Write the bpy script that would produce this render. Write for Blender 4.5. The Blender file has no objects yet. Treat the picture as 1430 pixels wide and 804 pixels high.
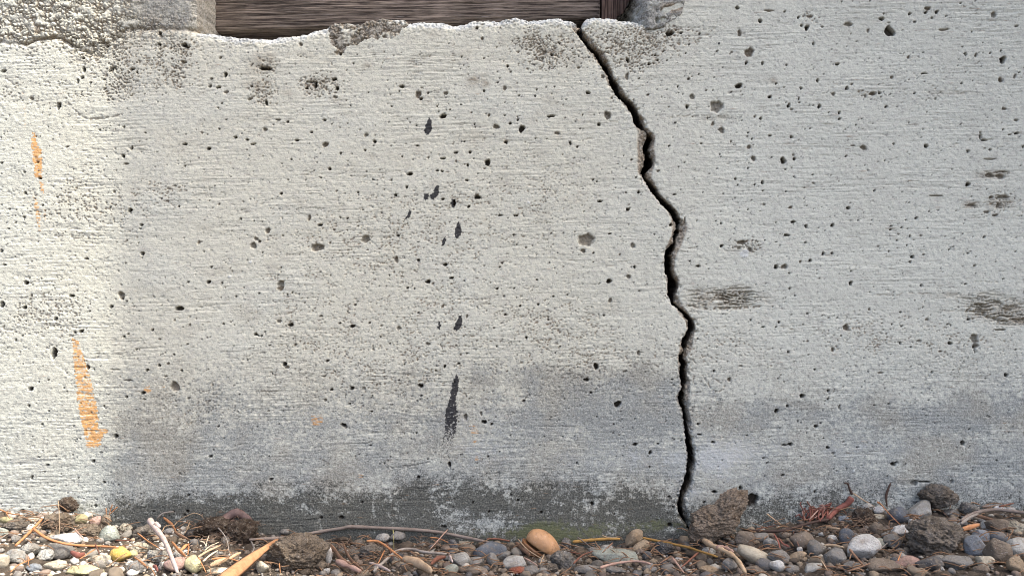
import bpy, math, random
import numpy as np

# ---------------------------------------------------------------- scene, camera, light
SC = bpy.context.scene
S = 0.0008            # metres per photograph pixel on the wall face
CAMD = 0.9            # camera to wall face
CZ = 0.2704           # camera height above the soil line
F = CAMD / S          # focal length in pixels
rng = np.random.default_rng(7)
random.seed(7)

cam_data = bpy.data.cameras.new("camera")
cam = bpy.data.objects.new("camera", cam_data)
SC.collection.objects.link(cam)
cam.location = (0, -CAMD, CZ)
cam.rotation_euler = (math.radians(90), 0, 0)
cam_data.sensor_width = 36
cam_data.lens = 36 * F / 1430
cam_data.clip_start = 0.02
cam_data.clip_end = 200
SC.camera = cam

SUN = (1.0, -0.46, 1.95)
sun_len = math.sqrt(sum(c * c for c in SUN))
el = math.asin(SUN[2] / sun_len)
az = math.atan2(SUN[0], SUN[1])
world = bpy.data.worlds.new("World")
SC.world = world
world.use_nodes = True
wn = world.node_tree
wn.nodes.clear()
sky = wn.nodes.new("ShaderNodeTexSky")
sky.sky_type = 'NISHITA'
sky.sun_disc = False
sky.sun_elevation = el
sky.sun_rotation = az
sky.air_density = 0.7
sky.dust_density = 5.0
sky.ozone_density = 0.3
bg = wn.nodes.new("ShaderNodeBackground")
bg.inputs[1].default_value = 0.15
wo = wn.nodes.new("ShaderNodeOutputWorld")
wn.links.new(sky.outputs[0], bg.inputs[0])
wn.links.new(bg.outputs[0], wo.inputs[0])
sl = bpy.data.lights.new("sun", 'SUN')
sl.energy = 2.0
sl.angle = math.radians(0.42)
sl.color = (1.0, 0.95, 0.86)
so = bpy.data.objects.new("sun", sl)
SC.collection.objects.link(so)
from mathutils import Vector, Matrix, noise as mn
so.rotation_euler = Vector(SUN).to_track_quat('Z', 'Y').to_euler()
SC.view_settings.view_transform = 'Standard'
SC.view_settings.look = 'None'
SC.view_settings.gamma = 1
SC.view_settings.exposure = 1.66
SC.cycles.filter_width = 1.05
SC.cycles.max_bounces = 6
SC.cycles.diffuse_bounces = 4

# ---------------------------------------------------------------- helpers
COL = SC.collection
def sm(a, b, v):
    t = np.clip((v - a) / (b - a), 0, 1)
    return t * t * (3 - 2 * t)

def _h(ix, iy, seed):
    h = (ix.astype(np.uint32) * np.uint32(374761393)) ^ (iy.astype(np.uint32) * np.uint32(668265263)) ^ np.uint32((seed * 2246822519) & 0xffffffff)
    h = (h ^ (h >> np.uint32(13))) * np.uint32(1274126177)
    h = (h ^ (h >> np.uint32(16))) * np.uint32(2654435769)
    return (h >> np.uint32(9)).astype(np.float32) / np.float32(1 << 23) * np.float32(2 * np.pi)

def pn(x, y, seed=0):
    """gradient noise, about -1..1"""
    x = np.asarray(x, np.float32); y = np.asarray(y, np.float32)
    x0 = np.floor(x); y0 = np.floor(y)
    fx = x - x0; fy = y - y0
    ix = x0.astype(np.int64).astype(np.int32).view(np.uint32) if x0.ndim else x0.astype(np.int32)
    iy = y0.astype(np.int64).astype(np.int32).view(np.uint32) if y0.ndim else y0.astype(np.int32)
    u = fx * fx * (3 - 2 * fx); v = fy * fy * (3 - 2 * fy)
    out = 0
    for dx in (0, 1):
        for dy in (0, 1):
            a = _h(ix + np.uint32(dx), iy + np.uint32(dy), seed)
            g = np.cos(a) * (fx - dx) + np.sin(a) * (fy - dy)
            out = out + g * (u if dx else 1 - u) * (v if dy else 1 - v)
    return out * 1.5

def fbm(x, y, seed=0, o=4):
    r = 0; a = 1; t = 0
    for k in range(o):
        r = r + a * pn(x * 2 ** k, y * 2 ** k, seed + 17 * k); t += a; a *= .55
    return r / t * 1.4

def cells(x, y, seed=0):
    """cellular noise: distance to nearest and second-nearest jittered point, and the nearest cell's random value"""
    x = np.asarray(x, np.float32); y = np.asarray(y, np.float32); x0 = np.floor(x); y0 = np.floor(y)
    f1 = np.full(x.shape, 9., np.float32); f2 = f1.copy(); rv = np.zeros_like(f1)
    for dx in (-1, 0, 1):
        for dy in (-1, 0, 1):
            cx = (x0 + dx); cy = (y0 + dy); ix = cx.astype(np.int32).view(np.uint32); iy = cy.astype(np.int32).view(np.uint32)
            a = _h(ix, iy, seed) / 6.2832; b = _h(ix, iy, seed + 5) / 6.2832
            d = np.hypot(cx + a - x, cy + b - y)
            n = d < f1
            f2 = np.where(n, f1, np.minimum(f2, d)); rv = np.where(n, (a * 7.13) % 1, rv); f1 = np.where(n, d, f1)
    return f1, f2, rv

def interp(pts, v):
    p = np.array(pts, float)
    return np.interp(v, p[:, 0], p[:, 1])

def tag(o, label=None, cat=None, group=None, kind=None, color=None):
    if label: o['label'] = label
    if cat: o['category'] = cat
    if group: o['group'] = group
    if kind: o['kind'] = kind
    if color is not None: o.color = (*color, 1)
    return o

def link(name, me, parent=None, mat=None):
    o = bpy.data.objects.new(name, me)
    COL.objects.link(o)
    if parent: o.parent = parent
    if mat and not me.materials: me.materials.append(mat)
    return o

def np_mesh(name, v, f, attrs=None, smooth=True):
    """v (n,3), f (m,4) or (m,3)"""
    me = bpy.data.meshes.new(name)
    v = np.ascontiguousarray(v, np.float32); f = np.ascontiguousarray(f, np.int32)
    k = f.shape[1]
    me.vertices.add(len(v)); me.vertices.foreach_set("co", v.ravel())
    me.loops.add(f.size); me.loops.foreach_set("vertex_index", f.ravel())
    me.polygons.add(len(f)); me.polygons.foreach_set("loop_start", np.arange(0, f.size, k, dtype=np.int32))
    me.polygons.foreach_set("loop_total", np.full(len(f), k, np.int32))
    me.polygons.foreach_set("use_smooth", np.full(len(f), smooth))
    me.update(calc_edges=True)
    for n, a in (attrs or {}).items():
        at = me.attributes.new(n, 'FLOAT_COLOR', 'POINT')
        at.data.foreach_set("color", np.ascontiguousarray(a, np.float32).ravel())
    me.validate()
    return me

# ---------------------------------------------------------------- node helper
class NT:
    def __init__(s, name):
        s.m = bpy.data.materials.new(name); s.m.use_nodes = True
        s.t = s.m.node_tree; s.t.nodes.clear()
        s.out = s.n('OutputMaterial'); s.b = s.n('BsdfPrincipled')
        s.t.links.new(s.b.outputs[0], s.out.inputs[0])
    def n(s, t, **k):
        nd = s.t.nodes.new('ShaderNode' + t)
        for a, v in k.items(): setattr(nd, a, v)
        return nd
    def l(s, a, b): s.t.links.new(a, b)
    def put(s, inp, v):
        if isinstance(v, bpy.types.NodeSocket): s.l(v, inp)
        elif isinstance(v, (tuple, list)) and len(v) == 3 and inp.type == 'RGBA': inp.default_value = (*v, 1)
        else: inp.default_value = v
    def coord(s, scale=(1, 1, 1)):
        tc = s.n('TexCoord'); mp = s.n('Mapping'); mp.inputs['Scale'].default_value = scale
        s.l(tc.outputs['Object'], mp.inputs[0]); return mp.outputs[0]
    def noise(s, scale, vec, detail=3, rough=.55, off=0):
        nd = s.n('TexNoise'); nd.inputs['Scale'].default_value = scale; nd.inputs['Detail'].default_value = detail
        nd.inputs['Roughness'].default_value = rough
        if off:
            ad = s.n('VectorMath'); s.l(vec, ad.inputs[0]); ad.inputs[1].default_value = (off, off * .7, -off); vec = ad.outputs[0]
        s.l(vec, nd.inputs['Vector']); return nd.outputs['Fac']
    def ramp(s, v, a, b, lo=0., hi=1.):
        r = s.n('MapRange'); r.interpolation_type = 'SMOOTHSTEP'
        s.put(r.inputs[0], v); r.inputs[1].default_value = a; r.inputs[2].default_value = b
        r.inputs[3].default_value = lo; r.inputs[4].default_value = hi; return r.outputs[0]
    def mul(s, a, b, op='MULTIPLY'):
        m = s.n('Math', operation=op); s.put(m.inputs[0], a); s.put(m.inputs[1], b); return m.outputs[0]
    def mix(s, f, a, b, mode='MIX'):
        m = s.n('Mix', data_type='RGBA', blend_type=mode)
        s.put(m.inputs[0], f); s.put(m.inputs[6], a); s.put(m.inputs[7], b); return m.outputs[2]
    def attr(s, name):
        a = s.n('Attribute', attribute_name=name); sp = s.n('SeparateColor'); s.l(a.outputs['Color'], sp.inputs[0])
        return sp.outputs[0], sp.outputs[1], sp.outputs[2], a.outputs['Alpha']
    def bump(s, h, dist, strength=1.):
        b = s.n('Bump'); b.inputs['Distance'].default_value = dist; b.inputs['Strength'].default_value = strength
        s.l(h, b.inputs['Height']); s.l(b.outputs[0], s.b.inputs['Normal'])
    def fin(s, col, rough=.9, spec=.25):
        s.put(s.b.inputs['Base Color'], col); s.put(s.b.inputs['Roughness'], rough)
        s.b.inputs['Specular IOR Level'].default_value = spec; return s.m

# ---------------------------------------------------------------- materials
def concrete_material():
    g = NT('board_formed_concrete')
    iso = g.coord(); st = g.coord((0.12, 1, 1))
    dirt_shade, damp, algae, brown = g.attr('stain_shade_a')
    orange, tar, white, mortar = g.attr('stain_b')
    green, spall, warm, rough = g.attr('stain_c')
    nlow = g.noise(14, iso, 4)
    nmid = g.noise(110, iso, 4, .6)
    nfine = g.noise(620, iso, 3, .6)
    ngr = g.noise(520, st, 3, .6)
    nsp = g.noise(900, iso, 2, .5, 3.)
    ngrit = g.noise(1500, iso, 2, .6, 7.)
    nd = g.noise(230, iso, 5, .7, 2.)
    c = g.mix(g.ramp(nlow, .35, .65), (.60, .625, .55), (.555, .578, .512))
    c = g.mix(warm, c, (.60, .595, .487))
    c = g.mix(g.ramp(nmid, .45, .75, 0, .30), c, (.40, .385, .355))
    c = g.mix(g.ramp(ngr, .52, .70, 0, .38), c, (.34, .325, .295))
    c = g.mix(g.ramp(nfine, .60, .70, 0, .45), c, (.25, .225, .18))
    c = g.mix(g.ramp(nfine, .42, .30, 0, .35), c, (.70, .70, .67))
    c = g.mix(g.ramp(ngrit, .62, .68, 0, .35), c, (.20, .175, .145))
    c = g.mix(g.ramp(ngrit, .38, .32, 0, .2), c, (.70, .69, .67))
    c = g.mix(g.mul(spall, .85), c, g.mix(g.ramp(nfine, .42, .58), (.40, .345, .27), (.15, .12, .085)))
    gm = g.mix(g.ramp(nfine, .42, .6), (.33, .32, .29), (.13, .125, .105))
    c = g.mix(mortar, c, gm)
    c = g.mix(g.mul(brown, .85), c, g.mix(g.ramp(nfine, .4, .6), (.27, .20, .125), (.13, .092, .052)))
    dm = g.ramp(g.mul(damp, g.mul(g.mul(nd, .5, 'SUBTRACT'), 2.8), 'ADD'), -.1, 1.0)
    dm = g.mul(dm, g.ramp(nfine, .34, .44, .6, 1.))
    c = g.mix(g.mul(dm, .80), c, g.mix(g.ramp(nlow, .42, .62), g.mix(g.ramp(nfine, .38, .62), (.275, .295, .29), (.14, .155, .156)), g.mix(g.ramp(nfine, .38, .62), (.30, .295, .26), (.165, .16, .135))))
    wm = g.ramp(g.mul(white, g.mul(g.mul(nd, .5, 'SUBTRACT'), 2.2), 'ADD'), .2, 1.)
    c = g.mix(g.mul(wm, .65), c, (.60, .625, .61))
    am0 = g.mul(g.mul(g.mul(nd, .5, 'SUBTRACT'), 2.2), g.mul(g.mul(nfine, .5, 'SUBTRACT'), 1.3), 'ADD')
    am = g.ramp(g.mul(g.mul(algae, 1.2), am0, 'ADD'), .12, .92)
    c = g.mix(g.mul(am, .84), c, g.mix(g.ramp(nfine, .36, .62), (.105, .105, .088), (.036, .037, .031)))
    gr = g.ramp(g.mul(green, g.mul(g.mul(nd, .5, 'SUBTRACT'), 2.2), 'ADD'), .25, .95)
    c = g.mix(g.mul(gr, .6), c, (.13, .145, .06))
    om = g.ramp(g.mul(orange, g.mul(g.mul(ngr, .5, 'SUBTRACT'), 1.7), 'ADD'), .25, .75)
    c = g.mix(g.mul(om, .8), c, (.60, .29, .07))
    tm = g.ramp(g.mul(tar, g.mul(g.mul(nfine, .5, 'SUBTRACT'), 1.6), 'ADD'), .2, .55)
    c = g.mix(g.mul(tm, .95), c, (.022, .022, .026))
    c = g.mix(g.mul(dirt_shade, .93), c, (.05, .038, .027))  # near-black brown: lodged dirt plus the painted shade of holes and crack
    # surface relief too fine for the mesh
    hgt = g.mul(g.mul(g.mul(ngr, .6), g.mul(nfine, .7), 'ADD'), g.mul(ngrit, .3), 'ADD')
    g.bump(hgt, .0008, .75)
    return g.fin(c, .92, .2)

def rock_material(name, amt=.35, sc=1., rough=.8, speck=.3, bumpd=.0009, spec=.3, dust=.55):
    g = NT(name)
    oi = g.n('ObjectInfo'); iso0 = g.n('TexCoord')
    ad = g.n('VectorMath'); g.l(iso0.outputs['Object'], ad.inputs[0]); g.l(oi.outputs['Random'], ad.inputs[1])
    iso = ad.outputs[0]
    base = oi.outputs['Color']
    n1 = g.noise(55 * sc, iso, 4); n2 = g.noise(330 * sc, iso, 4, .65); n3 = g.noise(650 * sc, iso, 2)
    c = g.mix(g.ramp(n1, .35, .7, 0, amt), base, g.mix(1., base, (.55, .5, .44), 'MULTIPLY'))
    c = g.mix(g.ramp(n2, .5, .75, 0, amt), c, g.mix(1., base, (.42, .38, .33), 'MULTIPLY'))
    c = g.mix(g.ramp(n3, .62, .7, 0, speck), c, (.05, .045, .04))
    c = g.mix(g.ramp(n3, .36, .28, 0, speck), c, (.55, .54, .5))
    # pale dust and soil caught on the upper faces and in the hollows
    nd = g.noise(120 * sc, iso, 5, .7)
    c = g.mix(g.ramp(nd, .47, .66, 0, dust), c, (.20, .165, .125))
    g.bump(g.mul(n2, g.mul(n3, .5), 'ADD'), bumpd, .8)
    return g.fin(c, rough, spec)

def wood_material(name, dark, light, axis, sc=1.):
    g = NT(name)
    v = g.coord((.03, 1, 1) if axis == 'x' else (1, 1, .03))
    n1 = g.noise(620 * sc, v, 6, .72); n2 = g.noise(150 * sc, v, 3); n3 = g.noise(30, g.coord(), 3)
    c = g.mix(g.ramp(n1, .40, .62), dark, light)
    c = g.mix(g.ramp(n2, .45, .75, 0, .6), c, g.mix(1., dark, (.6, .55, .5), 'MULTIPLY'))
    c = g.mix(g.ramp(n3, .5, .75, 0, .35), c, (.30, .24, .20))
    c = g.mix(g.ramp(g.noise(900, v, 2), .66, .72, 0, .5), c, (.42, .37, .33))
    g.bump(n1, .0014, 1.)
    return g.fin(c, .8, .25)

def litter_material(name, rough=.8, tr=0.):
    g = NT(name)
    oi = g.n('ObjectInfo'); iso = g.coord(); base = oi.outputs['Color']
    n1 = g.noise(160, iso, 3); n2 = g.noise(600, iso, 3)
    c = g.mix(g.ramp(n1, .4, .7, 0, .5), base, g.mix(1., base, (.55, .48, .42), 'MULTIPLY'))
    c = g.mix(g.ramp(n2, .55, .7, 0, .35), c, (.10, .075, .055))
    g.bump(n2, .0006, .7)
    return g.fin(c, rough, .25)

def soil_material():
    g = NT('dark_soil'); iso = g.coord()
    n1 = g.noise(60, iso, 5, .6); n2 = g.noise(420, iso, 4, .65)
    c = g.mix(g.ramp(n1, .35, .7), (.045, .036, .028), (.095, .078, .06))
    c = g.mix(g.ramp(n2, .58, .7, 0, .6), c, (.20, .18, .155))
    g.bump(g.mul(n2, n1, 'ADD'), .003, 1.)
    return g.fin(c, .95, .15)

M_CON = concrete_material()
M_STONE = rock_material('river_stone', .5, 1., .8, .35, .0012, .25)
M_ROUGH = rock_material('rough_stone', .55, 1.3, .93, .45, .0024, .15)
M_CLOD = rock_material('earth_clod', .85, 1.2, .98, .6, .0050, .08)
M_BEAM = wood_material('dark_weathered_wood', (.028, .020, .016), (.27, .22, .175), 'x')
M_POST = wood_material('reddish_brown_wood', (.050, .030, .022), (.23, .15, .11), 'z')
M_TWIG = litter_material('dry_bark')
M_LEAF = litter_material('dry_leaf', .6)
M_SOIL = soil_material()
# ---------------------------------------------------------------- the cracked wall, measured off the photograph
# crack edges: (py, px)
CL = [(-400,800),(20,806),(33,806),(36,811),(41,806),(47,806),(52,809.6),(60.5,815),(70,824),(77,832),(88,838),(98,844),(111,850),(119,852),(126,856),(133,860),
 (143.5,871),(158.6,882),(161,884),(171,886),(179,893),(184,903),(190,903),(198,900),(207,897),(218,901),(233,900),(237,898),(242,895),(254,902),(271,912),
 (285,924),(296,935),(305,941),(311,944),(320,945),(330,940),(339,941),(345,934),(348,930.7),(362,928),(380,929),(393,934),(413,933),(425,937),(431,946),(447,961.6),
 (458,961.6),(466,957),(476,951.6),(484,952.6),(490,955.6),(497,949),(509,950.6),(525,949.6),(541,952.6),(550,949),(555,947.7),(573,952.6),(589,956.6),
 (604,956),(618,958),(631,960.6),(640,961.6),(652,960),(665,957.6),(676,953),(687,948.7),(709,946.7),(721,949.6),(733,959.6),(739,962.6),(760,963),(900,963)]
CR = [(-400,812),(25,821),(35,812),(40,813),(47,815),(59,823),(66,829),(73,836),(80,841),(88,847),(98,853),(108,857),(119,864),(126,866),(135,873.6),(143.5,883.6),
 (152,889),(161,894),(168,897),(176,900),(183,904),(189,910),(195,912),(202,909.5),(208,908),(221,912),(232,912),(237,907),(241,903),(247,903),(251,907),(261,915),(271,922),(283,933),
 (294,943.6),(306,951),(313,951),(322,950),(334,946),(346,943),(352,939.5),(360,938.5),(377,939.7),(388,944),(393,948.7),(399,948.7),(411,943.7),(423,944.7),(430,951),(437,959.6),(447,968),
 (460,971),(472,965),(484,961),(490,958.5),(498,956.6),(509,959.6),(525,958.6),(533,960.5),(549,957),(556,956.5),(569,958.6),(589,963),(604,964.6),(618,967.6),(643,971.5),(659,967.6),
 (677,965),(687,960),(697,955.6),(711,954.6),(720,957),(731,962),(739,964),(760,964.2),(900,964.2)]
# broken lips outside the gap (py, px)
SR = [(0,0),(40,0),(41,814),(47,818),(59,829),(67,835),(73,844),(80,847),(88,850.5),(98,855),(108,858),(119,865),(125,870),(135,875),(143,884),(160,894.5),(166,900),(172,900),(178,902),
 (186,912),(190,916),(202,914),(222,916),(233,914),(240,912),(250,911),(261,917),(271,923),(294,945),(306,952),(311,960),(320,961),(330,958),(346,951),(360,944),(378,942),(393,950),(411,945),(437,961),
 (447,970),(460,972),(472,969),(488,967),(498,959),(509,961),(525,960),(533,965),(549,964),(569,961),(589,966),(604,966),(643,973),(677,966.5),(697,957),(740,965)]
SL = [(0,2000),(33,806),(36,795),(41,798),(47,804),(60,814),(98,842),(119,849),(140,866),(160,881),(171,884.5),(179,888),(184,889),(216,888.5),(232,888.5),(240,890),(248,896),
 (271,910),(296,932),(306,938),(314,934),(320,938),(330,937),(338,932),(345,930),(362,926.5),(393,931),(413,931.5),(431,944),(440,948),(447,957),(460,959),(476,950),(497,946.5),(525,948),(541,951),(556,942),(566,948),(573,951),(600,955),(640,959),(665,956),(700,944.5),(721,947),(740,961)]
LEDGE_L = [(-900,44),(232,44),(262,41),(268,42),(273,44),(280,45),(300,47),(316,50.4),(333,52),(350,53.5),(377,53),(400,50.4),(410,49),(430,44.5),(455,39),(461,34),(466,31.5),(480,31),(501,33),(511,27.7),(522,27),
 (534,25),(548,27),(561,26.4),(568,29),(574,31.5),(585,29),(597,30),(615,31),(637,34),(648,33),(657,30),(680,27.5),(700,28),(720,24.4),(743,27.7),(760,26),(783,24.4),(790,27),(797,28.5),(804,33),(811,37),(830,38)]
LEDGE_R = [(800,40),(812,36),(816,29),(821,25),(830,24),(841,24),(855,25.5),(876,27.5),(896,33),(905,37),(1000,39)]
NOTCH_L = 272.0
NOTCH_R = 921.0

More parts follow.
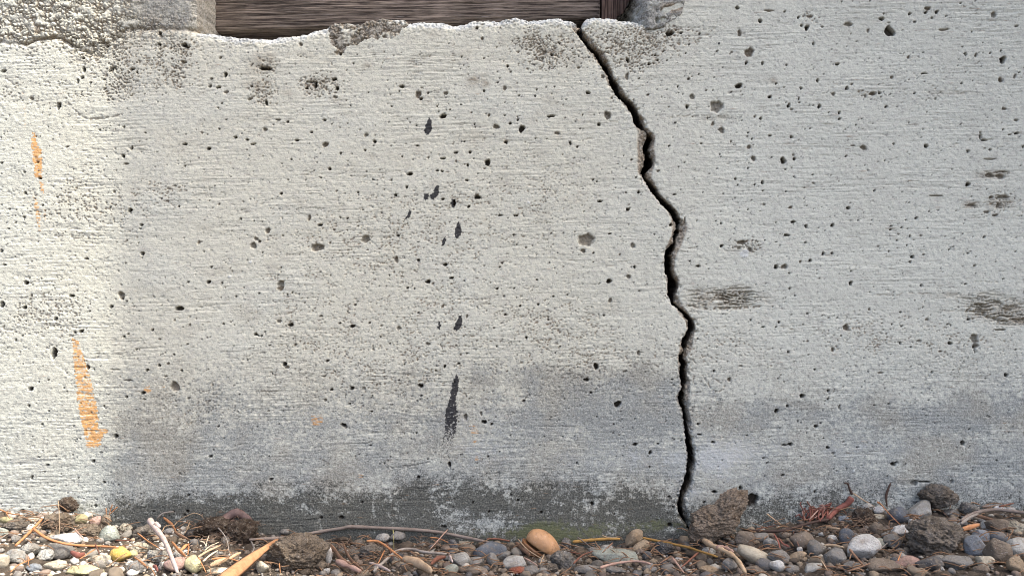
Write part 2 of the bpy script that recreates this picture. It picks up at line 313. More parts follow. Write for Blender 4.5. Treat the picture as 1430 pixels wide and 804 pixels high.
# air holes, read off enlarged crops (crop origin; x,y,rx[,ry][b = shallow, brown bottom][w = white chip])
PITS = {
(0,0):"325,588,13,19 465,385,11,13 455,430,9 432,452,8,12 503,460,6 175,548,12b 460,322,8 592,256,9 625,380,10 610,392,8 20,395,14,9 1222,320,7 1250,415,8,16 1212,485,14,8 1255,512,16,8b 1172,437,7 1165,480,8 1068,470,4 1255,664,5 1120,737,8b 1215,715,6 1210,600,5 806,738,7,4 686,704,7,5 552,720,6 1305,762,8 1370,775,10,6 1020,345,16,10b 1020,250,14 1040,262,10 1230,575,5 1395,480,6 885,185,10 890,200,10b 880,245,10 1385,550,14,10b 640,375,8 735,385,14,6 760,400,7 300,375,5",
(360,0):"237,247,12b 40,380,32,12 530,353,4 683,376,4 798,480,12,9 785,507,5 612,515,4 890,525,18,20b 905,548,9 945,517,6 1043,518,12b 908,488,8,5b 515,587,4 742,590,5 1128,582,5 995,590,4 1065,610,5 1027,645,17,13 1003,620,5 1282,640,8,10b 1322,703,17,14b 1202,688,5 1207,705,4 1185,625,7b 1400,685,9,6 828,660,4 845,680,4 880,697,4 727,678,4 165,675,7 370,667,9,5 410,688,5 113,665,14,3 40,718,14,11b 298,733,9,5 600,750,12b 648,785,9 215,778,12,6 1145,785,5 1375,787,10 1385,367,7 1403,400,5 1330,458,6 1325,262,4 1255,323,5 1130,315,5 1370,490,12b 1255,505,7 1370,640,5 430,540,13,9b 415,130,6 458,300,8 425,440,14,9 320,470,9,20 290,455,22,5 270,490,12,6 440,490,8,14 45,570,8,14 1215,155,9,7 1245,215,10b",
(720,0):"1230,45,11,9 1357,118,9,12 1243,185,13,17b 855,185,20,15 918,183,8 1020,187,6 775,308,6 788,334,6 840,335,5 740,356,8 622,335,9,12 618,425,12,19b 685,437,5 943,297,5 963,247,6 825,283,4 1120,283,5 1200,290,8b 1297,292,23,30b 1280,350,8 1370,353,8 960,438,7 1017,412,5 980,537,16,14b 950,592,8,11 900,480,6 903,517,4 735,527,6 1057,502,7b 1197,512,5 1237,477,20,12 1410,537,9,6 1115,592,32,38b 1065,655,5 1078,652,4 1328,647,8b 1360,657,8 1095,687,11b 1143,722,18,16b 886,682,6 1290,737,5 1412,752,6 1313,770,5 1195,785,8b 402,516,11 350,375,13,6b 283,370,5 430,410,4 485,425,14b 217,482,4 168,484,4 118,498,5 108,534,6 20,530,5 197,645,20,7 275,654,4 372,637,4 510,640,18,26b 462,690,10,8 358,714,4 230,740,15,10b 34,715,15,20 12,665,7 10,648,4 110,768,4 174,771,5 303,790,7 78,345,7b 850,595,6b 535,545,4 350,313,4 243,240,5 483,190,5 510,183,5 160,290,12,14b 200,305,8 150,325,10b 1405,60,26,6b",
(1070,0):"103,65,6 197,142,8 226,155,11,15 180,97,7 245,92,16,9b 312,148,6 455,135,22,14b 640,105,14,10 653,77,5 567,172,9,11b 470,188,6b 685,175,27,26 797,77,9,7 825,122,7 577,4,6 420,10,5 478,8,4 897,48,18,12b 887,70,9 948,67,9,10 920,101,6 1080,17,5 1263,83,18,16b 1162,5,4 1000,90,6,3 1390,145,10,6 1313,333,15,21 1243,295,6 1303,283,5 1142,177,5 217,210,4 263,243,6,9 503,230,4 757,168,4 682,127,8,4 395,357,10,8 790,318,8,10b 1105,300,8,9 1163,308,9,11b 1180,293,4 1092,261,4 1200,238,4 985,165,32,7b 697,430,12,8b 863,410,5 880,408,14,3 1083,463,7,5 1405,403,7 1300,445,12,17b 1380,425,9,13b 113,363,6 263,385,4 285,447,7,9 193,490,8 448,490,8,11 475,468,8b 628,517,8,7 690,523,4 823,520,5 372,522,10,13b 20,540,9,6 55,465,6 100,485,5 180,550,5,8 183,570,5 125,587,9,11 140,608,9,7b 238,585,4 294,592,8,11 405,627,8 407,660,7 347,625,3 665,592,8,7 550,533,7,10b 590,520,24,9b 940,547,6 967,512,4 1080,690,4 1320,605,14,8b 1385,668,12,8b 1190,755,6,24 1390,740,11,7 1313,720,6 1350,747,8,4 1235,695,4 530,660,5 497,693,4 245,713,5 22,752,7 140,760,8 60,700,3 1210,778,16,5",
(0,200):"1158,30,11,9 730,28,6,12 683,72,9,11 373,20,11,5b 1025,5,14,5 1405,5,16,5 135,160,7 10,110,7 208,106,8,4 218,195,8,6 227,196,6 139,276,9,7 52,366,5 133,410,9,5 87,440,5 48,475,5 318,300,5 633,268,7,9b 722,372,13,11 785,455,8 780,473,6 897,307,5 993,350,6 932,325,7b 1215,338,7b 1162,318,4 704,540,7b 768,553,5 790,612,13,9 480,640,11,6 145,775,11,14 8,597,10,8 25,674,9,6 696,666,5 657,708,4 1103,550,10b 1420,530,13b 1405,567,20,16b 1172,686,7 1278,695,4 1157,769,11,9 1232,774,6 1045,769,7,5 1335,420,6 1408,433,5 1275,740,9w 236,344,6 250,375,4 1020,525,4 1025,127,5 925,122,4 1190,237,4 612,355,5 228,750,4 770,762,4 1130,600,5 1390,658,10w 970,237,9,5b 700,115,18,5b",
(360,200):"375,8,18,14b 460,57,6 595,40,6 398,142,10,7 168,203,7b 350,191,5 130,279,8 310,153,4 185,90,5 555,273,6 640,202,7,4 740,203,5 800,73,5 843,170,18,8 825,243,8 764,288,9,7 740,303,5b 947,80,7,9b 1027,85,14,6 1098,52,11,7 1177,50,9,6 1100,100,6,9b 1163,122,6,9 1275,107,13,20 1257,140,7b 995,152,8,6 1022,155,9,5 1160,205,8,7 1217,298,14,13 980,345,5 1025,310,9,6 1170,350,8 1343,400,9,5 457,413,5 498,417,6 555,460,5 345,453,13,7 423,480,8b 55,485,13,18b 285,415,10,16b 8,545,9,7 330,578,33,24b 598,532,27,20b 778,512,8,6 495,483,4 138,513,5 400,552,7b 25,605,4 608,592,5 768,645,12,18b 890,648,8,7 1060,631,4 1040,674,11,8 1074,747,11,7 945,767,13,10 972,778,8b 1255,678,4 1342,687,6 1355,665,6 1180,567,3 1418,508,5 890,548,5 127,778,20,18b 130,690,4 730,733,4 800,738,4 500,612,4 402,734,4 582,370,4 885,15,10,4 1380,2,5 1425,403,6 437,265,7b 1370,238,5,3 1145,762,5 1065,437,4 1090,330,8,16",
(720,200):"305,5,6 343,20,6 325,83,5 643,92,5 568,115,4 905,132,4 1030,3,9,6b 1295,22,15,11b 1320,85,13,16b 850,15,5 668,190,5 790,155,9,8b 430,203,5 450,212,5 612,275,7b 682,272,7 882,285,9,4 468,323,12,6 622,368,9 630,340,5b 790,370,4 380,378,4 75,330,10w 8,401,7 43,402,4 198,500,5 265,497,4 392,537,42,40b 375,597,14,12b 432,608,6 522,502,7,5 795,523,4 650,568,13,16b 578,618,8,6b 232,608,4 187,663,4 430,660,4 265,685,6b 660,686,7 627,740,15,11b 518,765,16,10 117,758,6 1143,570,9,8 1013,681,11,7 1058,671,4 967,655,5 1370,218,7,12 1328,230,6 1220,198,6 1233,232,5 1372,264,5 1152,280,6b 1378,340,9b 1290,368,4 1357,378,4 1238,378,3 1110,432,4 1140,445,5 860,452,8 1383,538,4 1255,550,22,14b 1300,590,15,14b 1240,580,12b 770,505,4 57,578,5 5,563,4 1132,63,4 1290,140,5 600,70,4 990,195,4 1270,610,30w 938,430,6,20b",
(1070,200):"95,97,16,17 152,65,9b 157,87,9,8 108,145,6 110,268,5 30,78,4 540,25,20,13b 480,14,14,5b 443,73,6 707,4,6 887,17,10,12 1120,45,7,9 1213,28,5 1243,37,7 1318,65,4 1425,20,7 657,97,5 258,175,5 153,186,4 1120,229,13,12 135,357,13,8b 455,359,11,8 600,264,7,6 755,271,4 793,330,4 403,211,5b 263,222,10,5b 833,415,9,7 367,455,11,8 222,460,8,10 115,510,14,7 150,436,13,7 55,440,4 218,550,5 55,548,5 693,460,8,4 690,480,6 752,468,6 735,505,6,3 797,515,6 725,540,5 858,512,9,6b 904,378,6,4 1210,520,8,7 1015,590,6 780,567,5 622,572,8,5b 680,600,5 874,618,7,5 812,630,11,8 798,658,7 316,612,7,9 366,610,8 245,650,9 190,657,8b 55,685,12,11 100,685,17,15b 128,720,6 470,710,5 468,777,8,13 860,788,7 1108,781,6 1315,753,5 1418,405,4 1383,600,5 295,750,4 510,427,5 775,425,5 1120,610,6 1155,680,6 1140,345,26,9b 1240,178,26,12b 1300,185,24,14b 1315,298,40,10b 1250,300,12b 1290,345,15b 1225,382,20,8b 1270,400,20,7b 940,292,45,5b 1240,88,42,4b 1310,158,36,4b",
(0,400):"12,100,14,16 137,117,12,9 397,52,15,8 175,50,6,11b 673,50,18,22b 678,68,8 617,112,10,9 703,82,5 995,122,20,14 310,178,10,9 450,248,11,9 415,255,7 125,273,5 87,297,7 300,370,15,30 487,446,10,12 522,458,6 170,568,13,12 497,137,5 770,135,4 1053,213,8b 968,185,7b 845,241,8,6 710,263,5 686,278,7 1240,208,6 1310,55,5 1420,267,9,7 1150,283,5b 885,292,10,5b 755,350,5 770,350,4 890,378,4 965,377,5 817,463,9 883,437,8 933,428,9b 920,497,10,5b 1007,465,7 1040,320,5 970,555,26,27b 793,590,12,10 800,625,11,6b 702,612,7 577,665,6 603,600,4 355,562,4 270,518,5 215,528,4 127,430,4 160,660,8,7 271,690,5 236,764,6 1212,775,5 1153,695,4 1045,620,8b 1160,635,8b 1178,545,7b 1330,597,4 1325,690,7w 1372,408,5 985,738,4 710,520,30,4b 640,460,26,4b",
(360,400):"127,10,20,15b 8,38,5 165,45,5 193,33,4 540,102,6 497,138,4 260,90,7b 118,192,16,8b 183,213,14,10 350,165,11,7b 455,203,7,5 525,220,14,9 783,230,12,12b 620,202,6 682,280,5 685,218,7b 733,317,5 640,348,9,8b 945,318,13,10b 1025,110,9,10b 890,145,5 1160,165,7,11b 1372,155,6 1327,12,7 1422,10,5 1367,55,3 830,8,6 868,12,5 40,250,5 20,273,5 3,271,5 125,275,5 67,326,8,4 208,323,8,10b 148,430,12 162,447,13,10b 385,412,10,5 80,483,5 97,490,6,4b 365,498,13,5b 408,572,8,7 523,564,12,9 590,565,10,11b 783,520,6,4 903,550,13,11 907,605,6,5 1037,443,7,9 990,440,4 987,467,4 1115,428,9,5 1310,230,6b 1143,277,4 1100,327,7b 1125,378,7b 1160,370,5 813,430,5 885,408,4 884,632,4 510,650,7,5 632,693,6 745,655,4 155,664,4 60,690,8,4b 475,768,13,11 488,780,10b 1255,750,13,12 1297,763,9,6 1153,725,12,17b 1240,705,8,13b 375,630,10b 635,605,4 1325,332,4 1383,470,6b 428,470,4 125,532,4 577,603,3 715,350,5b 1078,700,6w",
(720,400):"525,78,11,14b 210,55,6 287,46,5 163,78,5b 125,100,7 24,108,6 60,283,8,6 245,333,6 220,368,4 8,380,4 180,183,5 137,175,5b 686,25,4 755,213,5b 490,160,7,5 808,327,4 682,368,11,14b 393,517,14,10 447,443,13,17 480,424,4 607,470,12,7b 720,472,4 418,588,7,6 565,652,17,18 45,634,10,6 545,763,5 450,722,4 690,628,3 868,515,6 877,547,9,6b 1100,467,6 1185,515,14,11b 1250,440,10,6b 1222,330,6b 1305,185,6 1110,583,5b 1013,762,7 1373,225,11,4 1328,595,4 1010,290,5",
(1070,400):"72,198,6,8 55,223,6,4 205,210,5 228,150,7,4 130,10,6 160,50,4 310,160,5 347,173,6b 395,172,5 443,228,20,18b 415,273,5 230,303,9,6b 123,363,7 235,378,5 370,350,11,12b 572,127,6,9b 697,210,5 752,220,7,5 642,203,6b 745,143,8,4 870,115,4 893,183,13,8b 803,335,5 743,315,7 665,262,5 847,300,14,6b 1125,183,8,6 1148,180,6b 1007,210,6 1022,212,5 1020,315,12,9 1020,292,5 1156,290,22,27b 1160,330,18b 1158,350,6,20 965,360,13,5b 635,478,20,5b 565,472,4 485,472,3 270,460,5 65,510,4 1332,490,10,11 1217,510,6b 920,475,6 1037,463,4 1100,412,4 345,578,8,7 343,622,7 200,607,12,13 117,662,7,8 57,690,11,12 407,668,7,15b 680,651,6 600,658,8,3 862,590,4 920,577,4 900,630,4 885,715,4 1237,720,4 1127,790,6 1405,583,4 1370,553,3 275,775,10 303,757,6 175,747,4 445,495,3 167,700,4 1383,350,5 1300,240,40,5b",
(0,604):"642,18,14,11 517,158,9,8 265,178,9,6 175,248,8,11 577,274,8,7 217,135,6,4 435,252,4 855,155,3 1168,132,11,6 1185,95,6,4 1080,172,4 163,413,5 125,435,13,12 530,405,6,10 965,435,7 850,435,6 1045,345,7 1040,435,9 535,370,4 1025,455,8",
(360,604):"625,70,6 562,120,4 943,146,4 1277,131,6 1063,175,8,14 892,245,8,7 73,258,10,7 62,130,3 880,2,5 1125,122,4 1193,386,5 578,385,6 463,468,12,10 352,470,8 1030,520,14,6 1283,437,6 1405,345,5 1340,105,3 1400,15,4 850,35,4 340,340,5",
(720,604):"662,65,12,8 747,110,8,10 593,127,4 340,168,6 742,190,6 870,30,4 880,38,4 160,22,4 260,20,4 852,354,7 425,393,10 548,450,6 142,441,8 13,374,8 1103,328,12,8 1248,307,10,11 1048,385,6 1310,372,30,36 1095,52,9,7 1283,15,6 875,412,6 855,510,12 1375,140,9,4 1395,167,5 1020,10,14,4 790,62,6,4",
(1070,604):"133,64,12,9 100,68,18,4 341,82,10,7 373,113,10,8b 506,80,8,4 1090,57,13,11 707,175,16,10 722,165,7 822,278,19,18b 875,272,32,4 318,30,4 92,235,11,5 270,327,7 1147,210,7b 1280,155,4 1030,270,12b 1410,330,4 5,165,5 675,240,4 840,222,4 485,212,8w",
}
TAR = [
 [(599,166),(602,168),(602.5,182),(597,187),(593,184),(595,174)],
 [(610,259),(612.5,262),(612,271),(606,278),(600,274),(605,269),(608,263)],
 [(592,271),(598,271),(597.5,277),(593.5,280)],
 [(631,278),(635,280),(635.5,287),(632,289),(630,285)],
 [(572,294),(574,296),(572,303),(566,306),(568,301)],
 [(640,311),(643,316),(644.5,324),(641,330),(637.5,332),(635.5,327),(637,317)],
 [(621.5,331),(622.5,336),(620,343),(617,342),(618,336)],
 [(613,448),(615.5,455),(614,459),(611.5,457)],
 [(643,440),(645,444),(644,456),(638,460),(634.5,458),(637,450)],
 [(637,521),(641,527),(639.5,545),(636,560),(638.5,575),(638,598),(634,616),(629,630),(626,648),(617,645),(617,622),(621,600),(622,575),(628,556),(631,540)],
 [(1003,60),(1005,60),(1005,62),(1003,62)],
]
ORANGE = [
 ([(45,183),(49,186),(52,198),(58,213),(59.5,240),(58,250),(49,248),(47,228),(44,205)],.95),
 ([(54,250),(58,251),(63,262),(62,270),(57,268)],.7),([(48,276),(52,278),(56,300),(57,322),(53,322),(50,300)],.65),
 ([(61,285),(65,286),(65,308),(61,306)],.4),([(30,130),(33,130),(37,160),(36,180),(33,180)],.38),
 ([(100,471),(110,476),(118,500),(126,525),(130,545),(134,562),(137,598),(151,600),(149,606),(143,608),(144,622),(122,625),(117,606),(111,575),(107,545),(104,520),(102,495)],.78),
 ([(110,562),(136,566),(137,599),(143,622),(124,624),(117,603)],1.),
 ([(200,541),(208,538),(212,543),(208,550),(203,548)],.6),([(223,534),(230,532),(232,540),(226,542)],.5),
 ([(434,579),(446,576),(453,580),(451,588),(444,595),(435,592)],.62),
 ([(656,594),(668,594),(670,606),(664,620),(659,616)],.42),([(664,628),(670,630),(666,652),(662,660)],.34),
 ([(500,661),(509,661),(508,665),(501,666)],.55)]
MORTAR = [[(458,39),(464,28),(501,28),(511,22),(561,22),(571,33),(561,44),(546,54),(524,52),(511,57),(498,62),(486,66),(480,77),(470,76),(463,66),(461,52)]]

def grid_axis(lo, hi, step, far_lo, far_hi, grow=1.35):
    a = list(np.arange(lo, hi + .01, step))
    v, st = lo, step
    pre = []
    while v > far_lo:
        st = min(st * grow, 45); v -= st; pre.append(v)
    post = []; v, st = a[-1], step
    while v < far_hi:
        st = min(st * grow, 45); v += st; post.append(v)
    return np.array(pre[::-1] + a + post)

STEP = 1.0
XS = grid_axis(-10, 1440, STEP, -760, 2190)
YS = grid_axis(-8, 764, STEP, -420, 850)
GX, GY = np.meshgrid(XS, YS)
GX = GX.astype(np.float32); GY = GY.astype(np.float32)

def inpoly(px, py, poly):
    r = np.zeros(px.shape, bool); n = len(poly)
    for i in range(n):
        x1, y1 = poly[i]; x2, y2 = poly[(i + 1) % n]
        if y1 == y2: continue
        c = ((y1 > py) != (y2 > py)) & (px < (x2 - x1) * (py - y1) / (y2 - y1) + x1)
        r ^= c
    return r

def win(x0, x1, y0, y1):
    return (slice(np.searchsorted(YS, y0), np.searchsorted(YS, y1) + 1), slice(np.searchsorted(XS, x0), np.searchsorted(XS, x1) + 1))

def blob(L):
    r = 0
    for x, y, rx, ry, a in L:
        r = r + a * np.exp(-((GX - x) / rx) ** 2 - ((GY - y) / ry) ** 2)
    return r

def build_fields():
    x, y = GX, GY
    D = np.zeros_like(x); Z = lambda: np.zeros_like(x)
    low = fbm(x / 140, y / 90, 1, 3)
    mid = fbm(x / 28, y / 18, 2, 3)
    tilt = y + .012 * x + 3 * pn(x / 160, y / 60, 3)
    g1 = pn(x / 62, tilt / 2.7, 4); g2 = pn(x / 26, tilt / 1.9, 5); g3 = pn(x / 90, tilt / 7., 6)
    gm = np.clip(.55 + 1.1 * pn(x / 110, y / 34, 7) + .5 * mid, .04, 1.6)
    D += (.34 * g1 + .30 * g2 + .30 * g3) * gm + .9 * low + .25 * mid
    xr, yr = .78 * x + .62 * y, .78 * y - .62 * x
    D += .13 * pn(xr / 3.1, yr / 2.7, 8) + .26 * pn((xr + 9) / 8, yr / 5, 140)
    # thin open grain lines left by the boards
    line = np.maximum(sm(.50, .72, pn(x / 30, tilt / 2.0 + .5 * pn(x / 12, y / 6, 141), 9)), sm(.55, .75, pn(x / 11, tilt / 1.8, 142))) * gm
    D += .6 * line
    # worn patches with exposed fine pits
    rough = np.clip(blob([(120,290,70,40,.6),(60,440,60,35,.6),(60,130,60,20,.35),(100,60,110,26,.4),(190,95,60,30,.6),(250,90,30,35,.5),(235,270,40,15,.5),(560,330,150,60,.42),
        (560,510,150,60,.45),(430,450,60,60,.3),(620,430,80,40,.25),(770,450,60,40,.4),(830,510,90,50,.42),(760,270,50,40,.4),(765,60,40,22,.85),(880,68,60,26,.9),(930,45,70,14,.6),
        (1210,470,60,30,.45),(1010,480,60,40,.3),(1270,120,60,30,.2),(1400,290,40,20,.3),(1350,480,60,40,.35),(280,560,50,30,.4),(960,540,20,60,.4),(450,120,26,12,.5),(365,125,20,26,.55),(660,270,40,20,.3)]), 0, 1)
    rough = np.clip(rough * (.75 + .9 * mid) + .05 + .08 * mid, 0, 1)
    s1 = pn(xr / 3.0, yr / 2.7, 10); s2 = pn(yr / 4.4, xr / 4.0, 11)
    thr = .68 - .42 * rough
    sp = sm(thr, thr + .16, s1) + .8 * sm(thr + .03, thr + .2, s2)
    k1, k2, kv = cells(x / 4.6 + .5 * pn(x / 6, y / 6, 130), y / 3.6, 131)
    sp = .6 * sp + 1.1 * sm(.42, .12, k1) * (kv < .10 + .75 * rough)
    sp *= sm(.02, .35, rough + .12)
    D += 1.15 * np.minimum(sp, 1.2)
    brown = np.clip(.8 * sp * sm(.05, .5, rough + .2 * mid) + .14 * rough, 0, 1)
    brown = np.maximum(brown, .5 * line * sm(-.1, .5, mid + .3 * low))
    clus = np.clip(blob([(165,112,24,26,1.),(225,85,6,24,1.1),(247,105,12,20,.9),(252,66,22,16,.7),(150,62,40,12,.8),(372,92,20,12,.7),(362,128,14,16,1.),(450,118,26,14,1.1),(762,72,34,20,1.1),(740,58,26,12,.6),
        (768,85,10,14,.9),(870,62,50,20,.75),(900,50,40,14,.8),(700,30,40,10,.6),(885,90,30,14,.5),(1130,24,14,8,.7),(1385,243,22,7,.4),(1398,284,22,14,.6),(1356,285,14,5,.4),(1045,343,22,12,.9),(1215,132,30,7,.5)]), 0, 1)
    q1, q2, qv = cells(x / 4.6 + .9 * pn(xr / 11, yr / 11, 170), y / 3.4 + .6 * pn(yr / 9, xr / 9, 171), 172)
    w1, w2, wv_ = cells(xr / 2.6, yr / 2.3, 173)
    cg = np.maximum(sm(.48, .16, q1) * (qv < -.02 + .62 * clus), .8 * sm(.5, .2, w1) * (wv_ < -.05 + .45 * clus)) * sm(.05, .35, clus + .3 * mid + .2 * s2)
    D += 1.9 * cg; brown = np.maximum(brown, .95 * cg); brown = np.maximum(brown, .3 * clus * sm(-.3, .5, mid))
    clusdirt = .55 * cg * sm(-.2, .5, s2)
    # exposed-aggregate upper pour, above the cold joint
    joint = interp([(-760,60),(0,58),(35,62),(50,55),(83,52),(100,64),(126,74),(151,60),(165,50),(175,42),(190,40),(232,40),(274,41)], x[0])[None, :]
    up = sm(7, -3, y - joint + 7 * pn(x / 9, y / 9, 12)) * sm(292, 280, x)
    wx, wy = x + 2.2 * pn(x / 8, y / 8, 120), y + 2.2 * pn(x / 8, y / 8, 121)
    f1, f2, rv = cells(wx / 6.2, wy / 5.0, 122); h1, h2, rv2 = cells(wx / 3.4, wy / 2.9, 123)
    gap = sm(.42, .08, f2 - f1) * sm(-.5, .25, pn(x / 12, y / 9, 124)); gap2 = sm(.32, .05, h2 - h1) * sm(-.2, .4, pn(x / 9, y / 7, 125))
    cobb = gap * 1.2 - .5; cob2 = gap2 * 1.2 - .5
    coarse = up * sm(215, 160, x + 15 * mid)
    D += coarse * (2.6 * gap + 1.6 * gap2 + 1.0 * (rv - .5) + .4 * (rv2 - .5) + 1.2 * fbm(x / 30, y / 20, 15, 2))
    soft = up * (1 - coarse)
    D += soft * (.9 * gap2 + .7 * (rv2 - .5) + .8)
    brown = np.maximum(brown, coarse * np.maximum(1. * gap, .85 * gap2) * sm(-.9, .1, mid + .4))
    band = np.exp(-((y - joint) / 20) ** 2) * sm(300, 200, x) * sm(70, 110, x)
    D += band * 2.2 * np.maximum(gap, gap2); brown = np.maximum(brown, band * .8 * np.maximum(gap, gap2))
    jl = np.exp(-((y - joint - 1.5 * pn(x / 6, y / 6, 16)) / 2.6) ** 2) * sm(300, 270, x) * np.clip(.55 + .9 * pn(x / 26, x * 0 + 3, 17) + sm(30,50,x)*sm(90,80,x), 0, 1)
    D += 5 * jl; brown = np.maximum(brown, jl)
    # mortar smear on the ledge
    mort = Z()
    for p in MORTAR:
        mort = np.maximum(mort, inpoly(x + 7 * pn(x / 9, y / 9, 18) + 2 * pn(x / 3, y / 3, 180), y + 5 * pn(x / 9, y / 9, 19) + 2 * pn(x / 3, y / 3, 181), p).astype(np.float32))
    w = mort > 0
    mort = mort * sm(-.75, -.1, mid + .5 * pn(x / 5, y / 5, 182))
    D = D + mort * (.2 + 2.6 * gap + 2.2 * gap2 + 1.6 * (rv - .5) + 1.2 * mid)
    mortar = np.clip(mort * (.62 + .6 * mid) + soft * (.62 + .4 * mid), 0, 1)
    brown = np.maximum(brown, mort * (.35 + .6 * np.maximum(gap, gap2)))
    # scars left by knots in the form boards
    def scar(cx, cy, rx, ry, amp, col=.75):
        nonlocal D, brown
        e = np.exp(-(((x - cx) / rx) ** 4) - (((y - cy) / ry) ** 4))
        wv = pn(x / 20, y / 1.9 + 1.2 * pn(x / 18, y / 12, 21), 20) + .5 * pn(x / 3, y / 2.4, 143); e = e * sm(-1.1, -.1, mid + .6 * pn(x / 9, y / 7, 144))
        D += e * amp * (.3 + 1.3 * sm(-.1, .45, wv)); brown = np.maximum(brown, e * col * (.42 + .5 * sm(-.15, .45, wv + .15)))
    scar(1008,417,46,14,2.6,1.); scar(1028,412,22,12,1.6,.9); scar(1050,418,30,10,1.,.5); scar(1392,432,42,15,2.8,1.); scar(1375,420,30,14,1.4,.6); scar(1418,446,30,9,2.6,1.); scar(1385,244,22,6,1.2,.8); scar(1398,284,20,9,1.2,.8); scar(1356,286,13,5,1.,.9); scar(1330,413,30,4,.7,.4); scar(1000,165,26,5,.8,.4); scar(1330,130,34,3,.7,.5)
    for pts, wd, dp, br in [([(962,427),(985,431),(1010,431),(1040,430),(1062,428)],1.8,2.5,.9),([(1352,434),(1372,436),(1385,446),(1400,449),(1430,446)],2.6,3.,.9),
              ([(1355,430),(1365,424),(1385,432)],3,2.,.8),([(980,521),(987,533),(993,542),(1001,547),(1010,544),(1013,538),(1003,532),(996,528)],.8,1.4,.7),
              ([(541,653),(560,652),(580,649),(599,645)],.9,1.6,.6),([(1369,184),(1370,191),(1376,196),(1384,194)],.9,1.4,.4),([(95,144),(103,153),(112,162),(125,167),(140,166),(158,163),(170,161)],1.2,1.4,.6),
              ([(962,407),(990,404),(1040,398)],.8,1.,.4),([(957,494),(963,501),(969,503),(974,509)],.6,1.6,.7),([(940,344),(934,351),(931,360)],.6,1.5,.7),([(905,243),(897,250),(895,258)],.6,1.3,.6),([(958,560),(966,566),(968,576)],.6,1.5,.7),([(860,131),(852,138)],.6,1.3,.6),([(953,690),(944,694),(938,703)],.6,1.4,.6),([(1225,412),(1256,412),(1262,409),(1300,410)],.8,1.,.5),([(1345,434),(1320,434)],.8,.9,.4),([(460,674),(490,673)],.7,1.,.5),
              ([(932,163),(975,162)],.9,.8,.6),([(10,110),(18,118),(28,119)],.8,1.,.4),([(1362,393),(1402,394)],.7,1.,.4),([(1150,12),(1160,11)],1,1,.4)]:
        d2 = np.full_like(x, 1e9)
        xs_ = [p[0] for p in pts]; ys_ = [p[1] for p in pts]; sl = win(min(xs_) - 12, max(xs_) + 12, min(ys_) - 12, max(ys_) + 12)
        X = x[sl] + 1.4 * pn(x[sl] / 7, y[sl] / 7, 22); Y = y[sl] + 1.4 * pn(x[sl] / 7, y[sl] / 7, 23); dd = np.full_like(X, 1e9)
        for (a, b), (c, d) in zip(pts[:-1], pts[1:]):
            t = np.clip(((X - a) * (c - a) + (Y - b) * (d - b)) / ((c - a) ** 2 + (d - b) ** 2 + 1e-6), 0, 1)
            dd = np.minimum(dd, np.hypot(X - a - t * (c - a), Y - b - t * (d - b)))
        m = sm(wd + .9, wd * .3, dd) * sm(-.35, .15, pn(X / 4, Y / 4, 145)); D[sl] += dp * m; brown[sl] = np.maximum(brown[sl], br * m)
    # air holes
    dirt_shade = clusdirt.copy(); chip = Z()
    k = 1 / 3.972
    for (ox, oy), txt in PITS.items():
        for q in txt.split():
            br = q.endswith('b'); wh = q.endswith('w'); q = q.rstrip('bw')
            v = [float(t) for t in q.split(',')]
            cx, cy, rx = ox + v[0] * k, oy + v[1] * k, v[2] * k
            ry = v[3] * k if len(v) > 3 else rx * random.uniform(.75, 1.05)
            rx = max(rx, .95); ry = max(ry, .85); R = max(rx, ry) + 4
            sl = win(cx - R * 1.3, cx + R * 1.3, cy - R * 1.3, cy + R * 1.3)
            X, Y = x[sl] - cx, y[sl] - cy
            th = np.arctan2(Y / ry, X / rx); ph = random.uniform(0, 6.28); p2 = random.uniform(0, 6.28)
            q_ = np.hypot(X / rx, Y / ry) / (1 + .14 * np.cos(2 * th + ph) + .08 * np.cos(3 * th + p2) + .06 * np.cos(5 * th + ph * 2)) + .12 * s1[sl] + .1 * s2[sl]
            r = math.sqrt(rx * ry)
            if wh:
                m = sm(1.2, .6, q_); D[sl] -= .8 * m; chip[sl] = np.maximum(chip[sl], m); continue
            dp = min(.8 * r + 1., 5.) if br else min(2.2 * r + 2.4, 10.)
            soft_ = .42 if br else .24
            m = sm(1.12, 1.12 - soft_ * (1 + .8 / r), q_)
            D[sl] = D[sl] * (1 - .5 * m) + dp * m * (1 + (.25 * s1[sl] if br else 0))
            dirt_shade[sl] = np.maximum(dirt_shade[sl], sm(.05, .7, m) * (.45 if br else 1.));  # holes painted dark inside: their shade as well as lodged dirt
            if br: brown[sl] = np.maximum(brown[sl], m * random.uniform(.5, .95))
    # hundreds of pinholes too small to trace one by one
    pin = random.Random(3)
    for _ in range(2300):
        cx, cy = pin.uniform(-8, 1438), pin.uniform(60, 735); r = pin.choice((.6, .7, .8, 1.))
        sl = win(cx - 2.6, cx + 2.6, cy - 2.6, cy + 2.6)
        m = sm(1.5, .4, np.hypot((x[sl] - cx) / r, (y[sl] - cy) / r)); D[sl] += 2.2 * m; dirt_shade[sl] = np.maximum(dirt_shade[sl], .75 * m)
    tar = Z()
    for i, p in enumerate(TAR):
        cx_, cy_ = sum(q[0] for q in p) / len(p), sum(q[1] for q in p) / len(p); kk = 1.0 if i == 9 else 1.15
        p = [(cx_ + (a - cx_) * kk, cy_ + (b - cy_) * (kk if i != 9 else 1)) for a, b in p]
        n1 = pn(x / 3, y / 3, 30)
        t = inpoly(x + 1.6 * n1, y + 1.3 * pn(x / 3, y / 3, 31), p).astype(np.float32)
        if i == 9: t *= np.clip(1.05 - .9 * sm(560, 645, y) - .55 * sm(.1, .6, pn(x / 4, y / 2.2, 221)), 0, 1)
        tar = np.maximum(tar, t * (.8 + .2 * n1))
    orange = Z()
